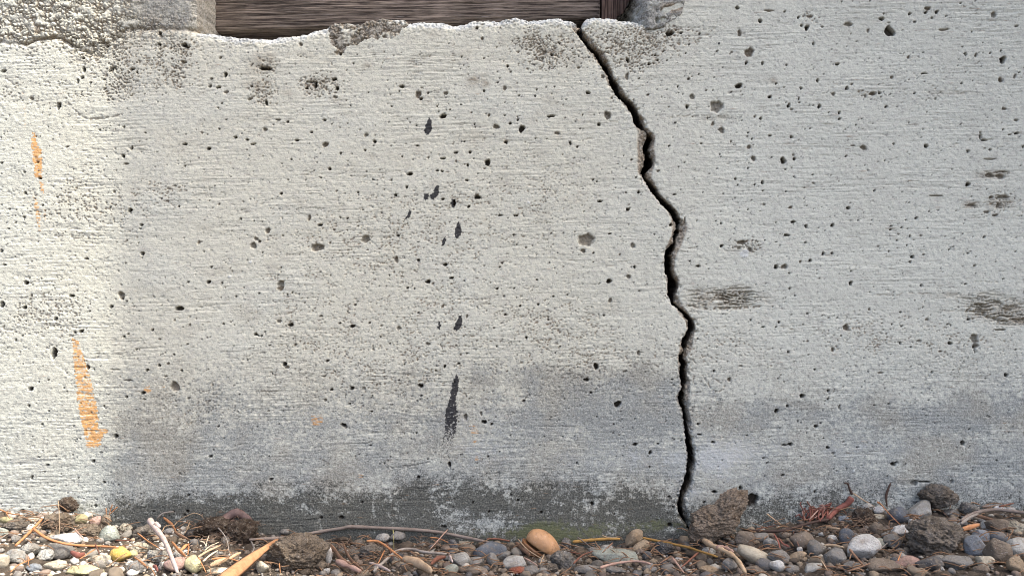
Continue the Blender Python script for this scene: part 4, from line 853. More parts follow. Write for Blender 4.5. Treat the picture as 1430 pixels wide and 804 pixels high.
st(152,746,32,26,'green','angular','pale grey green stone with a sloping flat face at the left', -20, **ROCK)
st(176,737,18,15,'cream','clod','small cream rubble piece above the red brown needle', 0, **ROCK)
st(168.5,774,30,22,'ochre','smooth','bright ochre yellow stone in the sunlit gravel', 0, **ROCK)
st(141,781,34,15,'cream','smooth','cream pebble left of the ochre stone')
st(48,792,21,15,'blue','smooth','blue grey pebble at the lower edge in the sunlit gravel')
st(3,783,18,23,'cream','smooth','cream pebble cut by the left edge of the picture')
st(42,766,29,20,'pale','clod','pale lumpy stone between two orange twigs at the far left', 0, **ROCK)
st(20,776,26,22,'pale','smooth','pale grey pebble near the left edge below the orange twig')
st(78,790,34,15,'cream','smooth','oval cream pebble lying along the lower edge', 10)
st(118,797,58,14,'yellow','smooth','broad yellowish pebble mostly below the lower edge')
st(22,753,13,13,'gray','smooth','small upright grey pebble next to a dark hollow, far left')
st(4,743,16,14,'green','smooth','pale greenish pebble at the left edge by a thin grey twig')
st(8,726,18,10,'olive','smooth','flat olive pebble below the orange litter at the far left')
st(104,783,14,10,'white','smooth','small white pebble under the red brown flake')
st(46,726,16,10,'cream','smooth','small cream pebble against the wall near the black pit')
st(195,765,30,17,'cream','clod','knobbly cream stone left of the bare whitish stick', 10, **ROCK)
st(219,777,32,23,'pale','clod','lumpy pale stone touching the whitish stick from the left', -15, **ROCK)
st(246,787,34,20,'pink','smooth','rose pink stone behind the lower end of the whitish stick', 0, **ROCK)
st(271,789,25,28,'yellow','angular','pale yellow wedge-shaped stone with its point up', 12, **ROCK)
st(251,773,19,13,'pale','smooth','small pale pebble right of the whitish stick')
st(270,746,24,15,'black','smooth','shiny black pebble in the dark hollow')
st(271,757,15,10,'dgray','smooth','dark grey pebble below the shiny black one')
st(272.5,766,13,12,'dbrown','smooth','small dark brown pebble above the orange flakes')
st(306,797,36,10,'cream','smooth','cream pebble at the lower edge under the long orange leaf')
st(192,791,28,16,'gray','smooth','grey beige pebble left of an orange chip at the lower edge')
st(186,774,15,13,'yellow','smooth','small yellowish pebble right of the ochre stone')
st(300,738,62,34,'dbrown','clod','dark rooty clod in the hollow behind the shiny black pebble', 0, **CLOD)
st(336,744,46,36,'dbrown','clod','dark clod under the purplish dead leaf', 0, **CLOD)
# between the big leaf and the tan nut
st(413,772,94,54,'clod','clod','big brown earth clod with tiny white stones in it, just left of the dead straw', 0, **CLOD)
st(459,776,10,24,'white','smooth','narrow white pebble stuck to the right flank of the big brown clod', -8)
st(366,792,18,18,'cream','angular','cream angular stone tucked against the long orange leaf', 0, **ROCK)
st(456,796,10,7,'white','smooth','tiny white pebble at the lower edge below the big brown clod')
st(366,755,16,8,'black','smooth','flat blue-black glossy pebble behind the long orange leaf', 15)
st(398,742,13,10,'gray','angular','small grey stone on top of the long straw at its left end', 0, **ROCK)
st(502,760,20,15,'gclod','clod','grey brown lump right of the split brown leaf', 0, **CLOD)
st(480,756,30,14,'dbrown','clod','dark clod in the shade right of the big brown clod', 0, **CLOD)
st(520,772,36,24,'gclod','clod','crumbly grey brown clod under the crossing red brown needles', 0, **CLOD)
st(555,748,22,14,'gray','angular','grey stone under the middle of the long straw', 0, **ROCK)
st(535,750,22,13,'pale','angular','paler grey stone left of the thin yellow stem', 0, **ROCK)
st(585,781,5,5,'white','smooth','tiny white pebble in the dark hollow under the bent grey twig')
st(633,760,16,16,'dgray','smooth','round dark grey pebble under the right end of the long straw')
st(648,759,17,9,'cream','smooth','small cream pebble just right of the round dark one')
st(656,766,20,13,'brown','smooth','grey brown pebble left of the big slate oval')
st(684,769,46,25,'slate','smooth','big dark slate oval pebble below the straw\'s right tip', 12)
st(643,781,28,22,'pale','smooth','pale grey speckled stone touching the end of the bent grey twig', -10, **ROCK)
st(629,795,22,16,'green','angular','small greenish white stone with a pointed top at the lower edge', 0, **ROCK)
st(664,784,24,13,'gray','smooth','grey pebble right of the pale speckled stone')
st(664,796,32,12,'brown','smooth','brown pebble at the lower edge below the slate oval')
st(687,782,16,23,'gray','angular','upright grey angular stone at the foot of the slate oval', 15, **ROCK)
st(701,775,22,14,'gray','smooth','grey pebble between the slate oval and the half red stone')
st(719,786,32,22,'pale','angular','pale speckled stone whose underside is brick red', 20, **ROCK)
st(721,796,28,9,'red','smooth','brick red stone at the lower edge under a pale one', 8, **ROCK)
st(786,782,38,30,'gray','clod','rough grey lump right below the tan nut', -10, **ROCK)
st(767,793,32,14,'gclod','clod','low grey lump at the lower edge under the tan nut', 0, **CLOD)
st(741,795,22,12,'gray','angular','grey chip at the lower edge left of the rough grey lump', 0, **ROCK)
st(791,759,16,18,'gray','clod','small grey lump between the tan nut and the golden straw', 0, **CLOD)
# from the nut to the crack
st(885,751,30,20,'tan','angular','upper end of tan stone', 35, name='stone', cat='stone')['label'] = 'tan angular stone lying over the golden straw left of the crack'
st(896,763,34,16,'tan','smooth','long tan stone sloping down onto the pale grey slab', 35, **ROCK)
st(903,776,14,14,'dgray','smooth','dark grey pebble at the lower end of the sloping tan stone')
st(862,776,68,22,'green','angular','flat pale grey green slab, widest stone left of the crack', -6, **ROCK)
st(848,765,20,11,'pale','angular','small pale stone behind the flat grey green slab', 0, **ROCK)
st(836,768,9,13,'tan','smooth','small upright orange brown chip behind the grey green slab')
st(928,766,34,22,'dgray','clod','charcoal lump under the golden straw, left of the crack foot', 0, **CLOD)
st(908,793,24,14,'gray','angular','grey chip at the lower edge below the sloping tan stone', 0, **ROCK)
st(933,793,20,13,'gray','smooth','grey pebble at the lower edge between two brown needles')
st(948,781,11,7,'white','angular','small white chip below the golden straw', 0, **ROCK)
st(990,770,20,13,'pale','smooth','pale pebble between the golden straw and the knobbly root')
st(989,795,28,11,'tan','smooth','beige pebble at the lower edge left of the knobbly root')
st(1019,789,22,20,'gray','smooth','grey pebble behind the orange knobbly root')
st(820,795,36,12,'gray','smooth','grey pebble at the lower edge below the slab\'s left end')
st(860,796,30,10,'gray','angular','grey stone at the lower edge below the flat slab', 0, **ROCK)
# right of the crack
st(1041,753,28,25,'brown','angular','brown stone with a pinkish corner at the foot of the big porous clod', 0, **ROCK)
st(1057,777,56,20,'cream','flat','long cream layered stone right of the knobbly root', -24, **ROCK)
st(1077,758,21,17,'pale','angular','pale grey stone above the long cream one', 0, **ROCK)
st(1087,777,30,25,'gray','smooth','smooth dark grey pebble right of the long cream stone')
st(1085,790,21,18,'white','smooth','white pebble at the foot of the smooth dark grey one', -20)
st(1120,756,36,30,'brown','smooth','large olive brown pebble under the red stalk', -5)
st(1054,795,26,11,'brown','smooth','brown pebble at the lower edge below the cream stone')
st(1068,788,26,18,'dgray','smooth','dark pebble between the cream stone and the lower edge')
st(1062,750,24,14,'gray','smooth','grey pebble under the dark stalk right of the porous clod')
st(1095,746,18,12,'brown','smooth','small grey brown pebble right under the dark stalk')
st(1117,768,9,11,'white','smooth','tiny upright white pebble below the large olive brown one')
st(1114,777,28,13,'tan','smooth','tan pebble below the tiny upright white one', 20)
st(1141,766,26,25,'gray','smooth','grey pebble overlapped by the large olive brown one')
st(1182,750,24,25,'slate','smooth','round slate blue pebble left of the big white stone')
st(1205,765,48,36,'white','smooth','big white stone speckled with grey, brightest of the gravel', 20, **ROCK)
st(1163,752,15,11,'white','smooth','small whitish pebble left of the slate blue one')
st(1147,746,8,7,'white','smooth','tiny white pebble under the red root tuft')
st(1224,740,20,22,'brown','angular','pointed grey brown stone above the big white stone', 0, **ROCK)
st(1166,776,31,25,'gray','smooth','plum grey pebble left of the big white stone')
st(1257,741,28,17,'white','smooth','white-topped stone at the lower end of the orange straw', 18, **ROCK)
st(1246,755,24,19,'gray','smooth','grey pebble right above the big white stone')
st(1254,720,30,25,'slate','smooth','slate blue pebble behind the orange straw')
st(1207,724,34,32,'dbrown','clod','dark rooty clod between the red tuft and the orange straw', 0, **CLOD)
st(1227,711,17,12,'white','smooth','white pebble on the dark rooty clod')
st(1211,708,16,12,'pale','smooth','pale grey pebble leaning on the wall above the dark rooty clod')
st(1227,722,17,9,'cream','smooth','cream pebble just below the white one on the rooty clod')
st(1178,724,16,10,'blue','smooth','blue grey pebble under the purplish stalk')
st(1228,758,20,13,'green','smooth','greenish grey pebble touching the top of the big white stone')
st(1238,790,56,20,'brown','smooth','long grey brown stone below the big white stone', 0, **ROCK)
st(1193,790,30,14,'gray','smooth','grey pebble at the lower edge below the big white stone')
st(1106,794,20,12,'gray','smooth','grey pebble at the lower edge below the tan one')
st(1135,792,28,13,'pale','smooth','pale grey pebble at the lower edge beside a thin tan needle', 20)
st(1310,693,52,34,'gclod','clod','round dark porous clod resting against the wall at the right', 0, **CLOD)
st(1284,713,40,24,'pale','angular','whitish rock below the round porous clod', 28, **ROCK)
st(1274,731,12,14,'white','smooth','small white pebble left of the largest clod')
st(1304,749,88,58,'gclod','clod','largest grey clod, sitting low at the right', 0, **CLOD)
st(1356,714,32,23,'gray','clod','rough grey stone pointing up right of the largest clod', -35, **ROCK)
st(1329,717,24,14,'gray','clod','low grey lump above the right shoulder of the largest clod', 0, **CLOD)
st(1395,709,18,8,'white','smooth','small white pebble behind the grey branch')
st(1412,711,15,8,'white','smooth','small white pebble behind the grey branch, next to the edge')
st(1375,733,12,16,'pale','smooth','narrow pale pebble right of the orange leaf')
st(1394,734,33,21,'brown','smooth','smooth brown grey pebble under the grey branch')
st(1420,737,32,20,'cream','clod','cream and rust stone at the right edge under the branch', 0, **ROCK)
st(1361,762,31,34,'blue','angular','blue grey angular stone right beside the largest clod', -15, **ROCK)
st(1372,748,28,17,'blue','smooth','dark blue grey pebble behind the blue grey angular stone', 10)
st(1394,751,24,17,'slate','smooth','slate pebble right of the blue grey ones')
st(1393,771,38,40,'brown','angular','large tan grey stone with a pointed top near the right edge', 0, **ROCK)
st(1421,763,36,28,'pale','smooth','pale pebble with a dark underside at the right edge')
st(1374,784,27,19,'cream','angular','creamy white flat-faced stone at the lower right', 15, **ROCK)
st(1338,785,48,22,'gray','smooth','broad grey pebble at the foot of the largest clod')
st(1300,787,44,20,'dgray','smooth','dark grey pebble below the largest clod')
st(1267,786,38,20,'pink','smooth','rusty pink pebble below the largest clod\'s left end')
st(1418,789,26,24,'tan','smooth','tan pebble in the lower right corner', -30)
st(1314,794,11,9,'pale','smooth','tiny pale pebble at the lower edge under the dark grey one')
st(1370,795,26,12,'brown','smooth','brown pebble at the lower edge under the creamy flat-faced stone')

# the porous clod at the crack: two lumps grown together
pts = []; fcs = []; off = 0
P0, t0 = hit(998, 752, 0); k0 = t0 / F
for (cx, cz, rx, rz, rot, sd) in ((1019,711,36,23,42,3.3), (996,729,37,25,0,5.7), (983,742,24,18,0,8.8)):
    v, f = rock_verts('clod', sd, 6)
    v = v * np.array([rx, min(rx, rz) * .8, rz]) * k0; a = math.radians(rot)
    v = v @ np.array([[math.cos(a),0,math.sin(a)],[0,1,0],[-math.sin(a),0,math.cos(a)]])
    v[:, 0] += (cx - 998) * k0; v[:, 2] += (742 - cz) * k0
    pts.append(v); fcs.append(f + off); off += len(v)
o = link('earth_clod', np_mesh('earth_clod', np.concatenate(pts), np.concatenate(fcs)), None, M_CLOD)
yy = -.030; tt = CAMD + yy; o.location = ((998 - 715) / F * tt, yy, CZ + (402 - 742) / F * tt)
tag(o, 'big brown porous clod of two lumps covering the foot of the crack', 'clod', color=(.235,.19,.145))

# tan nut with a split shell
P, t = hit(757, 762, .010); k = t / F
nut = bpy.data.objects.new('nut', None); COL.objects.link(nut); nut.location = (P.x, min(P.y, -.02), P.z)
tag(nut, 'smooth tan nut with a dark split along its side, resting by the wall', 'nut')
v, f = ico(4)
def nutpart(name, sc, off, col, lab, side):
    p = v * np.array(sc, float); p[:, 2] *= (1 - .16 * (p[:, 0] / sc[0]))
    if side > 0: p[:, 2] = np.maximum(p[:, 2], -sc[2] * .34 + .05 * p[:, 0])
    else: p[:, 2] = np.minimum(p[:, 2], sc[2] * .0)
    p = p + np.array([off[0], 0, off[1]]); p = p * k; a = math.radians(33)
    p = p @ np.array([[math.cos(a),0,-math.sin(a)],[0,1,0],[math.sin(a),0,math.cos(a)]])
    o = link(name, np_mesh(name, p, f), nut, M_NUT); tag(o, lab, color=col); return o
M_NUT = rock_material('nut_shell', .6, .6, .5, .2, .0006, .35, .25)
nutpart('shell', (26, 18, 16.5), (0, 3.5), (.42,.24,.12), None, 1)
nutpart('lower_shell', (25, 17, 14), (-3, -6.5), (.20,.095,.04), 'darker lower half of the shell', -1)

# ---------------------------------------------------------------- twigs, needles, leaves, roots
L = litter
L('twig',[(348,753),(400,750),(440,743),(478,737),(492,735),(560,738),(610,742),(645,749),(684,757)],5,'gbrown','longest grey straw, bowed along the wall foot in the middle',10,4)
L('twig',[(522,797),(536,784),(550,772),(560,767),(576,766),(591,770),(623,773)],4.5,'gray','bent grey twig under the long straw, ending at a pale speckled stone',10,4)
L('needle',[(625,739),(599,768)],2.2,'pinkish','short straight needle leaning across the long straw',14)
L('twig',[(512,755),(529,756),(548,769),(566,783)],4,'orange','orange brown twig crossing the bent grey twig',12,3)
L('needle',[(537,768),(525,792)],2.6,'orange','orange needle falling left from the crossing twigs',12)
L('leaf',[(562,780),(582,786),(603,798)],15,'tan','broad tan leaf at the lower edge under the bent grey twig',8)
L('leaf',[(515,785),(530,790),(545,797)],5,'whitish','whitish husk at the lower edge left of the tan leaf',12)
L('needle',[(601,750),(612,751),(626,757)],2.6,'orange','orange brown needle in the hollow under the long straw',8)
L('leaf',[(602,787),(612,779),(623,777)],7,'rbrown','curled red brown leaf under the bent grey twig',8)
L('twig',[(627,773),(632,784)],3.5,'whitish','short white broken end beside the pale speckled stone',12)
L('needle',[(548.5,736),(549.7,750),(550,766)],1.6,'yellow','thin yellowish stem standing in front of the long straw',12)
L('needle',[(540,757),(545,770),(549,782)],2,'rbrown','red brown needle beside the yellowish stem',12)
L('twig',[(312,808),(345,783),(366,768),(389,752)],23,'brown2','long bright orange leaf pointing up to the long straw, at the lower edge',14,5,name='dry_leaf',cat='dry leaf',flat=.18,knots=.05)
L('leaf',[(456,757),(466,767),(475,779),(490,788)],7,'brown','brown split leaf right of the big brown clod',12)
L('twig',[(470,783),(485,789),(503,797)],9,'pinkish','thick pinkish grey stick at the lower edge right of the big clod',8,7)
L('leaf',[(478,756),(487,778),(507,796)],5,'brown','narrow brown leaf behind the pinkish stick',10)
L('leaf',[(350,755),(354,765),(349,774)],4,'gray','small grey curled blade behind the long orange leaf',12)
L('needle',[(390,786),(391.5,799)],3,'orange','orange needle lying upright on the big brown clod',18)
L('twig',[(209,726),(213,732),(221,742),(229,753),(236,768),(248,799)],9.5,'whitish','bare whitish stick with a knobbly top end in the sunlit gravel',22,5.5,knots=.1)
L('twig',[(217,731),(223,735)],8,'whitish','stub of side branch on the whitish stick',26,5)['label']='pale stub sticking out near the top of the whitish stick'
L('needle',[(192,744),(208,756),(226,767)],2.8,'orange','reddish orange needle left of the whitish stick',16)
L('leaf',[(239,756),(249,768),(259,776)],6,'orange','orange flake right of the whitish stick',14)
L('leaf',[(263,758),(262,774)],5,'orange','upright orange flake beside the small dark brown pebble',14)
L('leaf',[(252,768),(264,760)],5,'orange','small orange flake lying across the upright one',14)
L('twig',[(277,777),(290,769),(308,761)],4,'tan','tan root piece pointing right in the dark hollow',14,2.5,name='root',cat='root')
L('twig',[(284,783),(293,775),(304,768)],3,'cream','shorter cream root piece under the tan one',14,2,name='root',cat='root')
L('root',[(279,755),(285,757),(288,762),(289,755),(292,747)],1.7,'cream','forked cream rootlet above the tan root piece',16)
L('root',[(286,768),(293,762),(300,759),(306,756)],1.8,'cream','wavy cream rootlet touching the tan root piece',16)
L('root',[(227,741),(230,735),(236,733),(243,733),(247,729),(255,723),(271,716),(283,720)],1.8,'tan','long thin tan root curling over the dark hollow',10)
L('twig',[(219,724),(228,716),(243,714)],3,'gray','grey tan bark strip arching over the whitish stick',8,1.5)
L('leaf',[(228,722),(239,732),(246,743)],5,'orange','orange brown leaf in the shade behind the whitish stick',8)
L('leaf',[(243,742),(252,748),(262,752)],5,'brown','brown leaf left of the shiny black pebble',10)
L('root',[(301,734),(309,741),(317,754),(320,771)],2.2,'gray','grey root hanging down in the dark hollow',16)
L('root',[(290,742),(304,738),(317,730)],1.8,'brown','brown root across the clod in the dark hollow',10)
L('root',[(265,728),(262,737),(258,744)],1.6,'tan','short tan rootlet left in the dark hollow',10)
L('root',[(278,740),(286,730),(293,722)],1.8,'tan','tan rootlet leaning on the wall above the black pebble',8)
L('leaf',[(303,731),(316,722),(330,716),(344,724),(358,739)],13,'purple','crumpled purplish brown dead leaf arched against the wall',8)
L('leaf',[(312,736),(326,729),(341,733)],9,'dbrown','dark curled leaf under the purplish dead leaf',8)
L('twig',[(332,748),(345,743),(357,736)],3.4,'orange','orange brown stem under the purplish dead leaf',10,2.4)
L('needle',[(296,780),(318,779),(338,785)],3.5,'orange','orange needle curving behind the long orange leaf',12)
L('twig',[(320,780),(328,775),(336,771)],4.5,'tan','short tan stub beside the long orange leaf',12,4)
L('leaf',[(294,789),(306,784),(318,780)],8,'tan','tan husk at the lower edge left of the long orange leaf',12)
L('needle',[(277,778),(288,799)],3,'orange','orange brown needle left of the tan husk',14)
L('leaf',[(186,777),(200,787),(206,793)],4,'orange','orange chip between beige pebbles at the lower edge',10)
L('leaf',[(213,790),(220,797)],6,'red','red orange chip at the lower edge by the rose pink stone',10)
L('twig',[(22,761),(41,743),(59,724)],4.5,'orange','leftmost straight orange twig, leaning on the sunlit heap',16,3.5)
L('twig',[(46,737),(64,750),(88,758),(113,761),(140,762),(166,764)],4,'orange','long orange twig curving across the white pebble',20,2.6)
L('needle',[(133,766),(111,780)],3.4,'orange','orange twig end below the long orange twig',18)
L('needle',[(133,759),(139,773)],3.4,'rbrown','red brown bit crossing the long orange twig',22)
L('leaf',[(98,770),(108,775),(119,772)],9,'red','red brown flake under the long orange twig',14)
L('needle',[(15,798),(26,788),(47,779)],3,'orange','three-way orange twig at the lower edge, far left',16)
L('needle',[(39,777),(40,788)],2.4,'orange','orange spur of the three-way twig',18)
L('needle',[(81,698),(82.5,714),(83,745)],1.8,'tan','thin tan stem standing in front of the blackish clod',26)
L('needle',[(161,754),(184,754)],2.6,'rbrown','red brown needle above the ochre stone',14)
L('needle',[(157,704),(154,712),(152,722)],1.8,'orange','upright orange needle of the tuft by the wall',8)
L('needle',[(164,707),(158,713),(150,720)],1.8,'orange','slanting orange needle of the tuft by the wall',8)
L('needle',[(148,709),(148.5,721)],1.8,'orange','short orange needle of the tuft by the wall',8)
L('needle',[(0,752),(14,743)],2.8,'gray','thin grey twig at the left edge',14)
L('needle',[(-4,709),(12,716),(31,719)],2.6,'orange','orange needle lying at the wall, far left',8)
L('needle',[(7,713),(14,724)],2.4,'orange','short orange needle under the far left one',10)
L('needle',[(104,738),(117,752)],2.8,'pinkish','pinkish needle above the white pebble',14)
L('needle',[(723,752),(738,768),(763,783)],2.4,'tan','long tan needle crossing in front of the nut',18)
L('needle',[(732,778),(751,789)],2.8,'pinkish','pinkish needle left below the nut',14)
L('needle',[(760,773),(754,788)],2,'tan','short tan needle standing below the nut',16)
L('leaf',[(719,757),(729,765),(740,775)],8,'brown','brown leaf under the left side of the nut',6)
L('twig',[(680,752),(695,752),(712,755)],3,'rbrown','reddish twig above the slate oval along the wall',6,2)
L('needle',[(801,786),(813,775),(828,769)],3,'rbrown','red brown needle left of the grey green slab',14)
L('needle',[(806,749),(818,758),(828,766)],1.8,'gbrown','thin grey needle under the golden straw\'s left end',10)
L('needle',[(795,770),(812,773)],2.2,'rbrown','short red brown needle right of the rough grey lump',12)
L('twig',[(800,756),(820,754),(845,752),(866,752)],4.4,'golden','golden straw, left piece, lying along the wall',8,4)
L('twig',[(886,749),(905,752),(933,758),(958,763),(977,769),(1002,777)],4,'golden','golden straw, right piece, running past the crack foot',10,3)
L('twig',[(900,757),(916,760),(935,764)],3,'brown','brown straw just under the right golden straw',8,2.4)
L('needle',[(841,747),(850,750),(861,750)],1.4,'tan','fine tan sliver on the golden straw',12)
L('twig',[(838,792),(852,788),(866,785),(889,783),(909,787)],3.8,'pinkish','pinkish brown twig lying in front of the grey green slab',14,3)
L('needle',[(856,757),(841,771)],2.6,'brown','brown needle behind the grey green slab',14)
L('needle',[(937,776),(921,786)],3,'brown','short brown needle under the charcoal lump',14)
L('needle',[(975,771),(951,792)],4,'rbrown','red brown needle pointing down left from the golden straw',14)
L('needle',[(938,777),(955,799)],4.4,'pinkish','pinkish grey needle at the lower edge meeting the red brown one',14)
L('needle',[(962,790),(978,781)],2,'brown','thin brown needle right of the small white chip',12)
L('twig',[(983,754),(996,762),(1012,769),(1028,779),(1041,799)],8,'tan','knobbly peach root running to the lower edge',14,6,name='root',cat='root',knots=.28)
L('twig',[(1000,764),(1012,764),(1024,770)],6,'pinkish','pink brown root knot above the peach root',16,5,name='root',cat='root',knots=.25)
L('needle',[(1056,738),(1068,736),(1084,733)],2,'rbrown','thin red brown needle above the dark stalk',8)
L('needle',[(1071,717),(1080,724),(1090,731)],2.6,'tan','tan needle leaning on the wall right of the porous clod',6)
L('leaf',[(1081,744),(1087,754),(1090,766)],5,'red','red leaf blade under the dark stalk',12)
L('leaf',[(1088,750),(1094,758),(1102,763)],4,'red','second red blade crossing the first under the dark stalk',12)
L('leaf',[(1108,742),(1112,752),(1116,762)],3,'rbrown','red brown blade left of the olive brown pebble',12)
L('needle',[(1191,688),(1206,698),(1222,707)],2.4,'tan','olive tan needle leaning on the wall right of the purple stalk',8)
L('needle',[(1228,701),(1241,716),(1258,733)],3.2,'orange','straight orange straw between the dark clod and the slate pebble',12)
L('needle',[(1225,700),(1230,704)],3.2,'orange','orange tip crossing the top of the straight straw',12)
L('leaf',[(1244,674),(1238,691),(1239,707)],4,'dbrown','dark brown blade standing up against the wall',6)
L('twig',[(1187,767),(1195,777),(1204,787)],4.2,'brown','brown twig leaning on the big white stone',24,4)
L('needle',[(1147,782),(1156,796)],3,'tan','thin tan needle at the lower edge by the plum grey pebble',16)
L('leaf',[(1150,761),(1164,761),(1179,764)],4,'tan','tan sliver between grey pebbles left of the slate blue one',16)
L('needle',[(1184,797),(1199,792),(1215,786)],3,'brown','brown needle under the big white stone',14)
L('needle',[(1148,790),(1165,791),(1184,796)],3,'brown','brown needle at the lower edge under the plum grey pebble',14)
L('needle',[(1176,741),(1185,732)],2.6,'brown','short brown needle above the slate blue pebble',12)
L('leaf',[(1153,735),(1162,737),(1173,738)],4,'tan','tan husk under the red root tuft',10)
L('needle',[(1228,767),(1240,757)],1.8,'gray','fine grey needle touching the big white stone',18)
L('twig',[(1342,727),(1352,720),(1364,715),(1388,711),(1410,713),(1436,716)],5,'gbrown','forked grey branch running out at the right edge',12,4)
L('twig',[(1342,731),(1354,722),(1366,717)],4,'gray','lower fork of the grey branch at the right',12,3)
L('needle',[(1371,707),(1384,706),(1396,704)],3.8,'gbrown','grey brown stick above the forked branch',6)
L('needle',[(1395,707),(1416,702)],3.2,'rbrown','red brown stick at the wall above the small white pebbles',6)
L('leaf',[(1361,719),(1374,722),(1389,726)],5,'brown','brown flake under the forked branch',10)
L('leaf',[(1343,739),(1355,736),(1368,732)],8,'orange','pale orange leaf under the forked branch',12)
L('needle',[(1317,714),(1325,723)],2,'brown','short brown needle on the whitish rock',16)
L('needle',[(1254,782),(1259,770)],2.6,'orange','orange needle by the rusty pink pebble',14)

# the dried stalk with its tuft of red rootlets
stalk = bpy.data.objects.new('dried_stalk', None); COL.objects.link(stalk)
P, t = hit(1140, 730, .006); stalk.location = P
tag(stalk, 'dried reddish stalk with a tangled tuft of rootlets against the wall', 'dried plant')
def shift(o):
    me = o.data; me.transform(Matrix.Translation(-stalk.location)); return o
shift(L('twig',[(1037,739),(1060,741),(1086,741),(1108,737),(1130,730),(1157,725)],3.6,'dbrown',None,8,4,name='stem',parent=stalk))
shift(L('twig',[(1157,724),(1165,715),(1174,708),(1183,703),(1190,694)],6,'red',None,6,9,name='stem',parent=stalk))
shift(L('twig',[(1190,690),(1186,681),(1184,675),(1179,674)],3.6,'dbrown',None,4,2.5,name='stem',parent=stalk))
rr = random.Random(5)
for q in range(34):
    x0, y0 = rr.uniform(1120, 1160), rr.uniform(722, 729)
    x1, y1 = x0 + rr.uniform(-10, 14), y0 - rr.uniform(5, 14); x2, y2 = x1 + rr.uniform(-9, 12), y1 - rr.uniform(2, 12) ; x3, y3 = x2 + rr.uniform(-7, 7), y2 + rr.uniform(-3, 8)
    shift(L('root',[(x0,y0),(x1,y1),(x2,max(y2,699)),(x3,max(y3,698))],rr.uniform(1.6,2.6),rr.choice(['red','red','rbrown','pinkish']),None,rr.uniform(3,10),1.3,name='rootlet',parent=stalk))
# ---------------------------------------------------------------- loose gravel between the placed stones
taken = [(o.location.x, o.location.y) for o in COL.objects if o.get('category') in ('pebble', 'stone', 'clod')]
GR = [((.20,.19,.17),'worn','small grey pebble half sunk in the gravel strip','loose grey pebbles'),((.36,.34,.30),'worn','small pale pebble half sunk in the gravel strip','loose pale pebbles'),
      ((.19,.155,.12),'clod','small brown crumb of earth in the gravel strip','loose crumbs of earth'),((.12,.12,.125),'smooth','small dark pebble half sunk in the gravel strip','loose dark pebbles'),
      ((.30,.25,.19),'angular','small tan chip of rock in the gravel strip','loose tan chips')]
protos = []
for gi, (c, kd, lab, grp) in enumerate(GR):
    for q in range(3):
        v, f = rock_verts(kd, 31.7 + gi * 5 + q * 1.3, 3)
        protos.append((np_mesh('small_pebble', v * np.array([1, .85, .68]), f), c, MAT[kd], lab, grp)); protos[-1][0].materials.append(MAT[kd])
rr = random.Random(11); cnt = 0
for tries in range(9000):
    if cnt >= 260: break
    x = rr.uniform(-.62, .62); d = rr.uniform(.004, .21); y = -d
    if abs(x) > .66 * (CAMD - d) : continue
    r = rr.uniform(.0038, .0092)
    if any((x - a) ** 2 + (y - b) ** 2 < (r + .0065) ** 2 for a, b in taken): continue
    w_ = [2, .8, 5, 1.2, 4] if x > -.3 else [1, 2, 4, .3, 5]
    gi = rr.choices(range(5), w_)[0]; me, c, m, lab, grp = protos[gi * 3 + rr.randrange(3)]
    o = bpy.data.objects.new('loose_pebble' if GR[gi][1] in ('smooth', 'worn') else 'rock_chip' if GR[gi][1] == 'angular' else 'earth_crumb', me); COL.objects.link(o)
    o.location = (x, min(y, -r * .9), float(ground_h(x, y)) + r * .28); o.scale = (r, r, r); o.rotation_euler = (rr.uniform(-.4, .4), rr.uniform(-.4, .4), rr.uniform(0, 6.28))
    j = rr.uniform(.75, 1.3); tag(o, lab, 'crumb' if gi == 2 else 'pebble', grp, color=(c[0] * j, c[1] * j, c[2] * j)); taken.append((x, y)); cnt += 1

def scatter(name, n, seed, rmin, rmax, kinds, yfar, mat, xr=.80):
    g = np.random.default_rng(seed); base = [rock_verts(k, 3.3 + i * 2.1, 2) for i, k in enumerate(kinds)]
    Vs, Fs, Cs, off = [], [], [], 0
    pal = np.array([(.24,.225,.20),(.38,.36,.31),(.17,.14,.11),(.13,.13,.13),(.30,.24,.17),(.46,.44,.39),(.10,.08,.062),(.19,.15,.12)])
    for i in range(n):
        x = g.uniform(-xr, xr); y = -abs(g.uniform(0, 1)) ** 1.1 * yfar - .001; r = rmin + (rmax - rmin) * g.random() ** 2.2
        v, f = base[g.integers(len(base))]; a = g.uniform(0, 6.28); R = np.array([[math.cos(a), -math.sin(a), 0], [math.sin(a), math.cos(a), 0], [0, 0, 1]])
        w = v * r * np.array([1, g.uniform(.6, 1), g.uniform(.5, .85)]) @ R.T
        y = min(y, -r * .7); w += np.array([x, y, float(ground_h(x, y)) + r * .25])
        Vs.append(w); Fs.append(f + off); off += len(v)
        c = pal[g.choice([0, 1, 2, 3, 4, 6, 6, 7, 7, 2])] * .85 * g.uniform(.8, 1.15) if x > -.32 else pal[g.choice([0, 1, 4, 5, 5, 7])] * g.uniform(.9, 1.15)  # grit tinted darker where shaded, paler in the sunlit left part
        Cs.append(np.tile(np.array([*c, 1]), (len(v), 1)))
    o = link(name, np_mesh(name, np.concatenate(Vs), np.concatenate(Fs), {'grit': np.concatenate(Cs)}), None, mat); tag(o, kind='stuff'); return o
g = NT('mixed_grit'); at = g.n('Attribute', attribute_name='grit'); nn = g.noise(700, g.coord(), 3)
cc = g.mix(g.ramp(nn, .5, .7, 0, .5), at.outputs['Color'], (.07, .06, .05)); g.bump(nn, .0006, .8); M_GRIT = g.fin(cc, .9, .2)
scatter('gravel', 4200, 5, .0016, .0060, ['worn', 'clod', 'angular', 'clod', 'angular'], .24, M_GRIT)
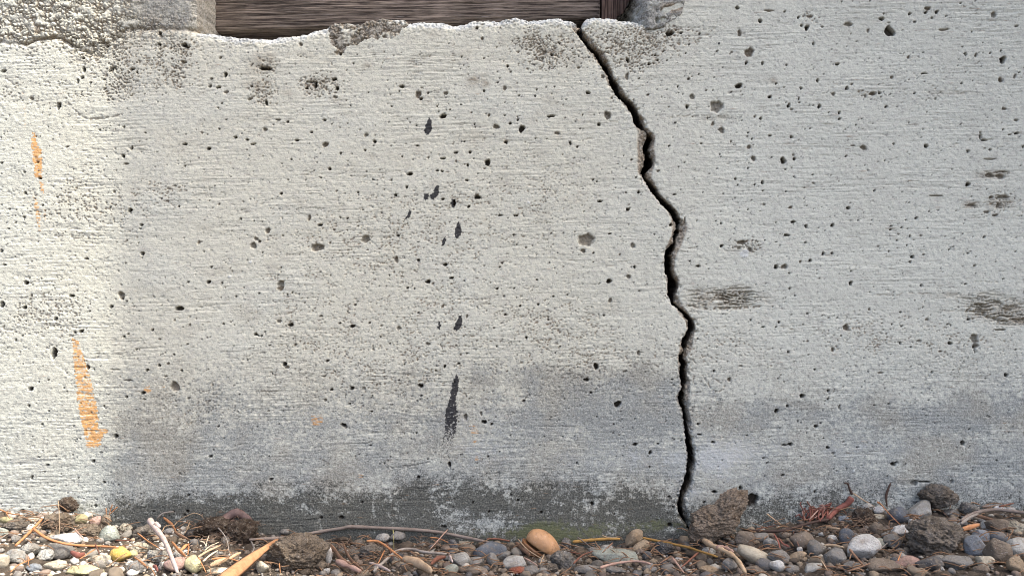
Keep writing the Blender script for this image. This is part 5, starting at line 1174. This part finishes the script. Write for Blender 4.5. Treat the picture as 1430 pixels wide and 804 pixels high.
scatter('fine_gravel', 7500, 6, .0008, .0024, ['clod', 'angular'], .17, M_GRIT, .62)

# broken needles and root fibres too many to count
V, Fc = [], []
rr = random.Random(21)
for _ in range(900):
    x = rr.uniform(-.62, .62); y = -rr.uniform(.003, .20); a = rr.uniform(-1.3, 1.3) + (math.pi if rr.random() < .5 else 0); l = rr.uniform(.006, .022)
    z = float(ground_h(x, y)) + rr.uniform(.003, .010); dz = rr.uniform(-.35, .45)
    p0 = Vector((x, y, z)); d_ = Vector((math.cos(a), math.sin(a) * .6, dz)).normalized(); b_ = Vector((rr.uniform(-1, 1), rr.uniform(-1, 1), rr.uniform(0, 1))) * l * .18
    p2 = p0 + d_ * l; p1 = (p0 + p2) / 2 + b_
    for p in (p0, p1, p2): p.y = min(p.y, -.002)
    w = rr.uniform(.0005, .0013); v, f = tube([p0, p1, p2], [w, w, w * .6], .8, 4, 0.)
    n0 = len(V); V += v; Fc += [tuple(i + n0 for i in q) for q in f]
o = link('needle_litter', raw_mesh('needle_litter', V, Fc), None, M_TWIG); tag(o, kind='stuff', color=(.24, .145, .085))
# earth and root fibre tangled in the two hollows
V, Fc = [], []
for (cx, cy, rx, ry, n, lo) in ((300,742,50,20,150,6),(335,735,24,14,50,6),(80,728,26,16,60,14),(520,768,26,14,50,8),(1205,726,18,16,60,12),(480,760,26,12,30,8),(600,756,30,10,30,4),(1165,738,24,8,40,6)):
    for _ in range(n):
        px, py = cx + rr.gauss(0, .5) * rx, cy + rr.gauss(0, .5) * ry
        pts_ = [(px, py)]
        for q in range(2): pts_.append((pts_[-1][0] + rr.uniform(-9, 9), pts_[-1][1] + rr.uniform(-5, 5)))
        W = [hit(a, b, (lo + rr.uniform(0, 5)) * S)[0] for a, b in pts_]; w = rr.uniform(.0004, .0009)
        v, f = tube(W, [w, w, w * .6], 1., 4, 0.); n0 = len(V); V += v; Fc += [tuple(i + n0 for i in q) for q in f]
o = link('root_fibres', raw_mesh('root_fibres', V, Fc), None, M_TWIG); tag(o, kind='stuff', color=(.17, .12, .085))
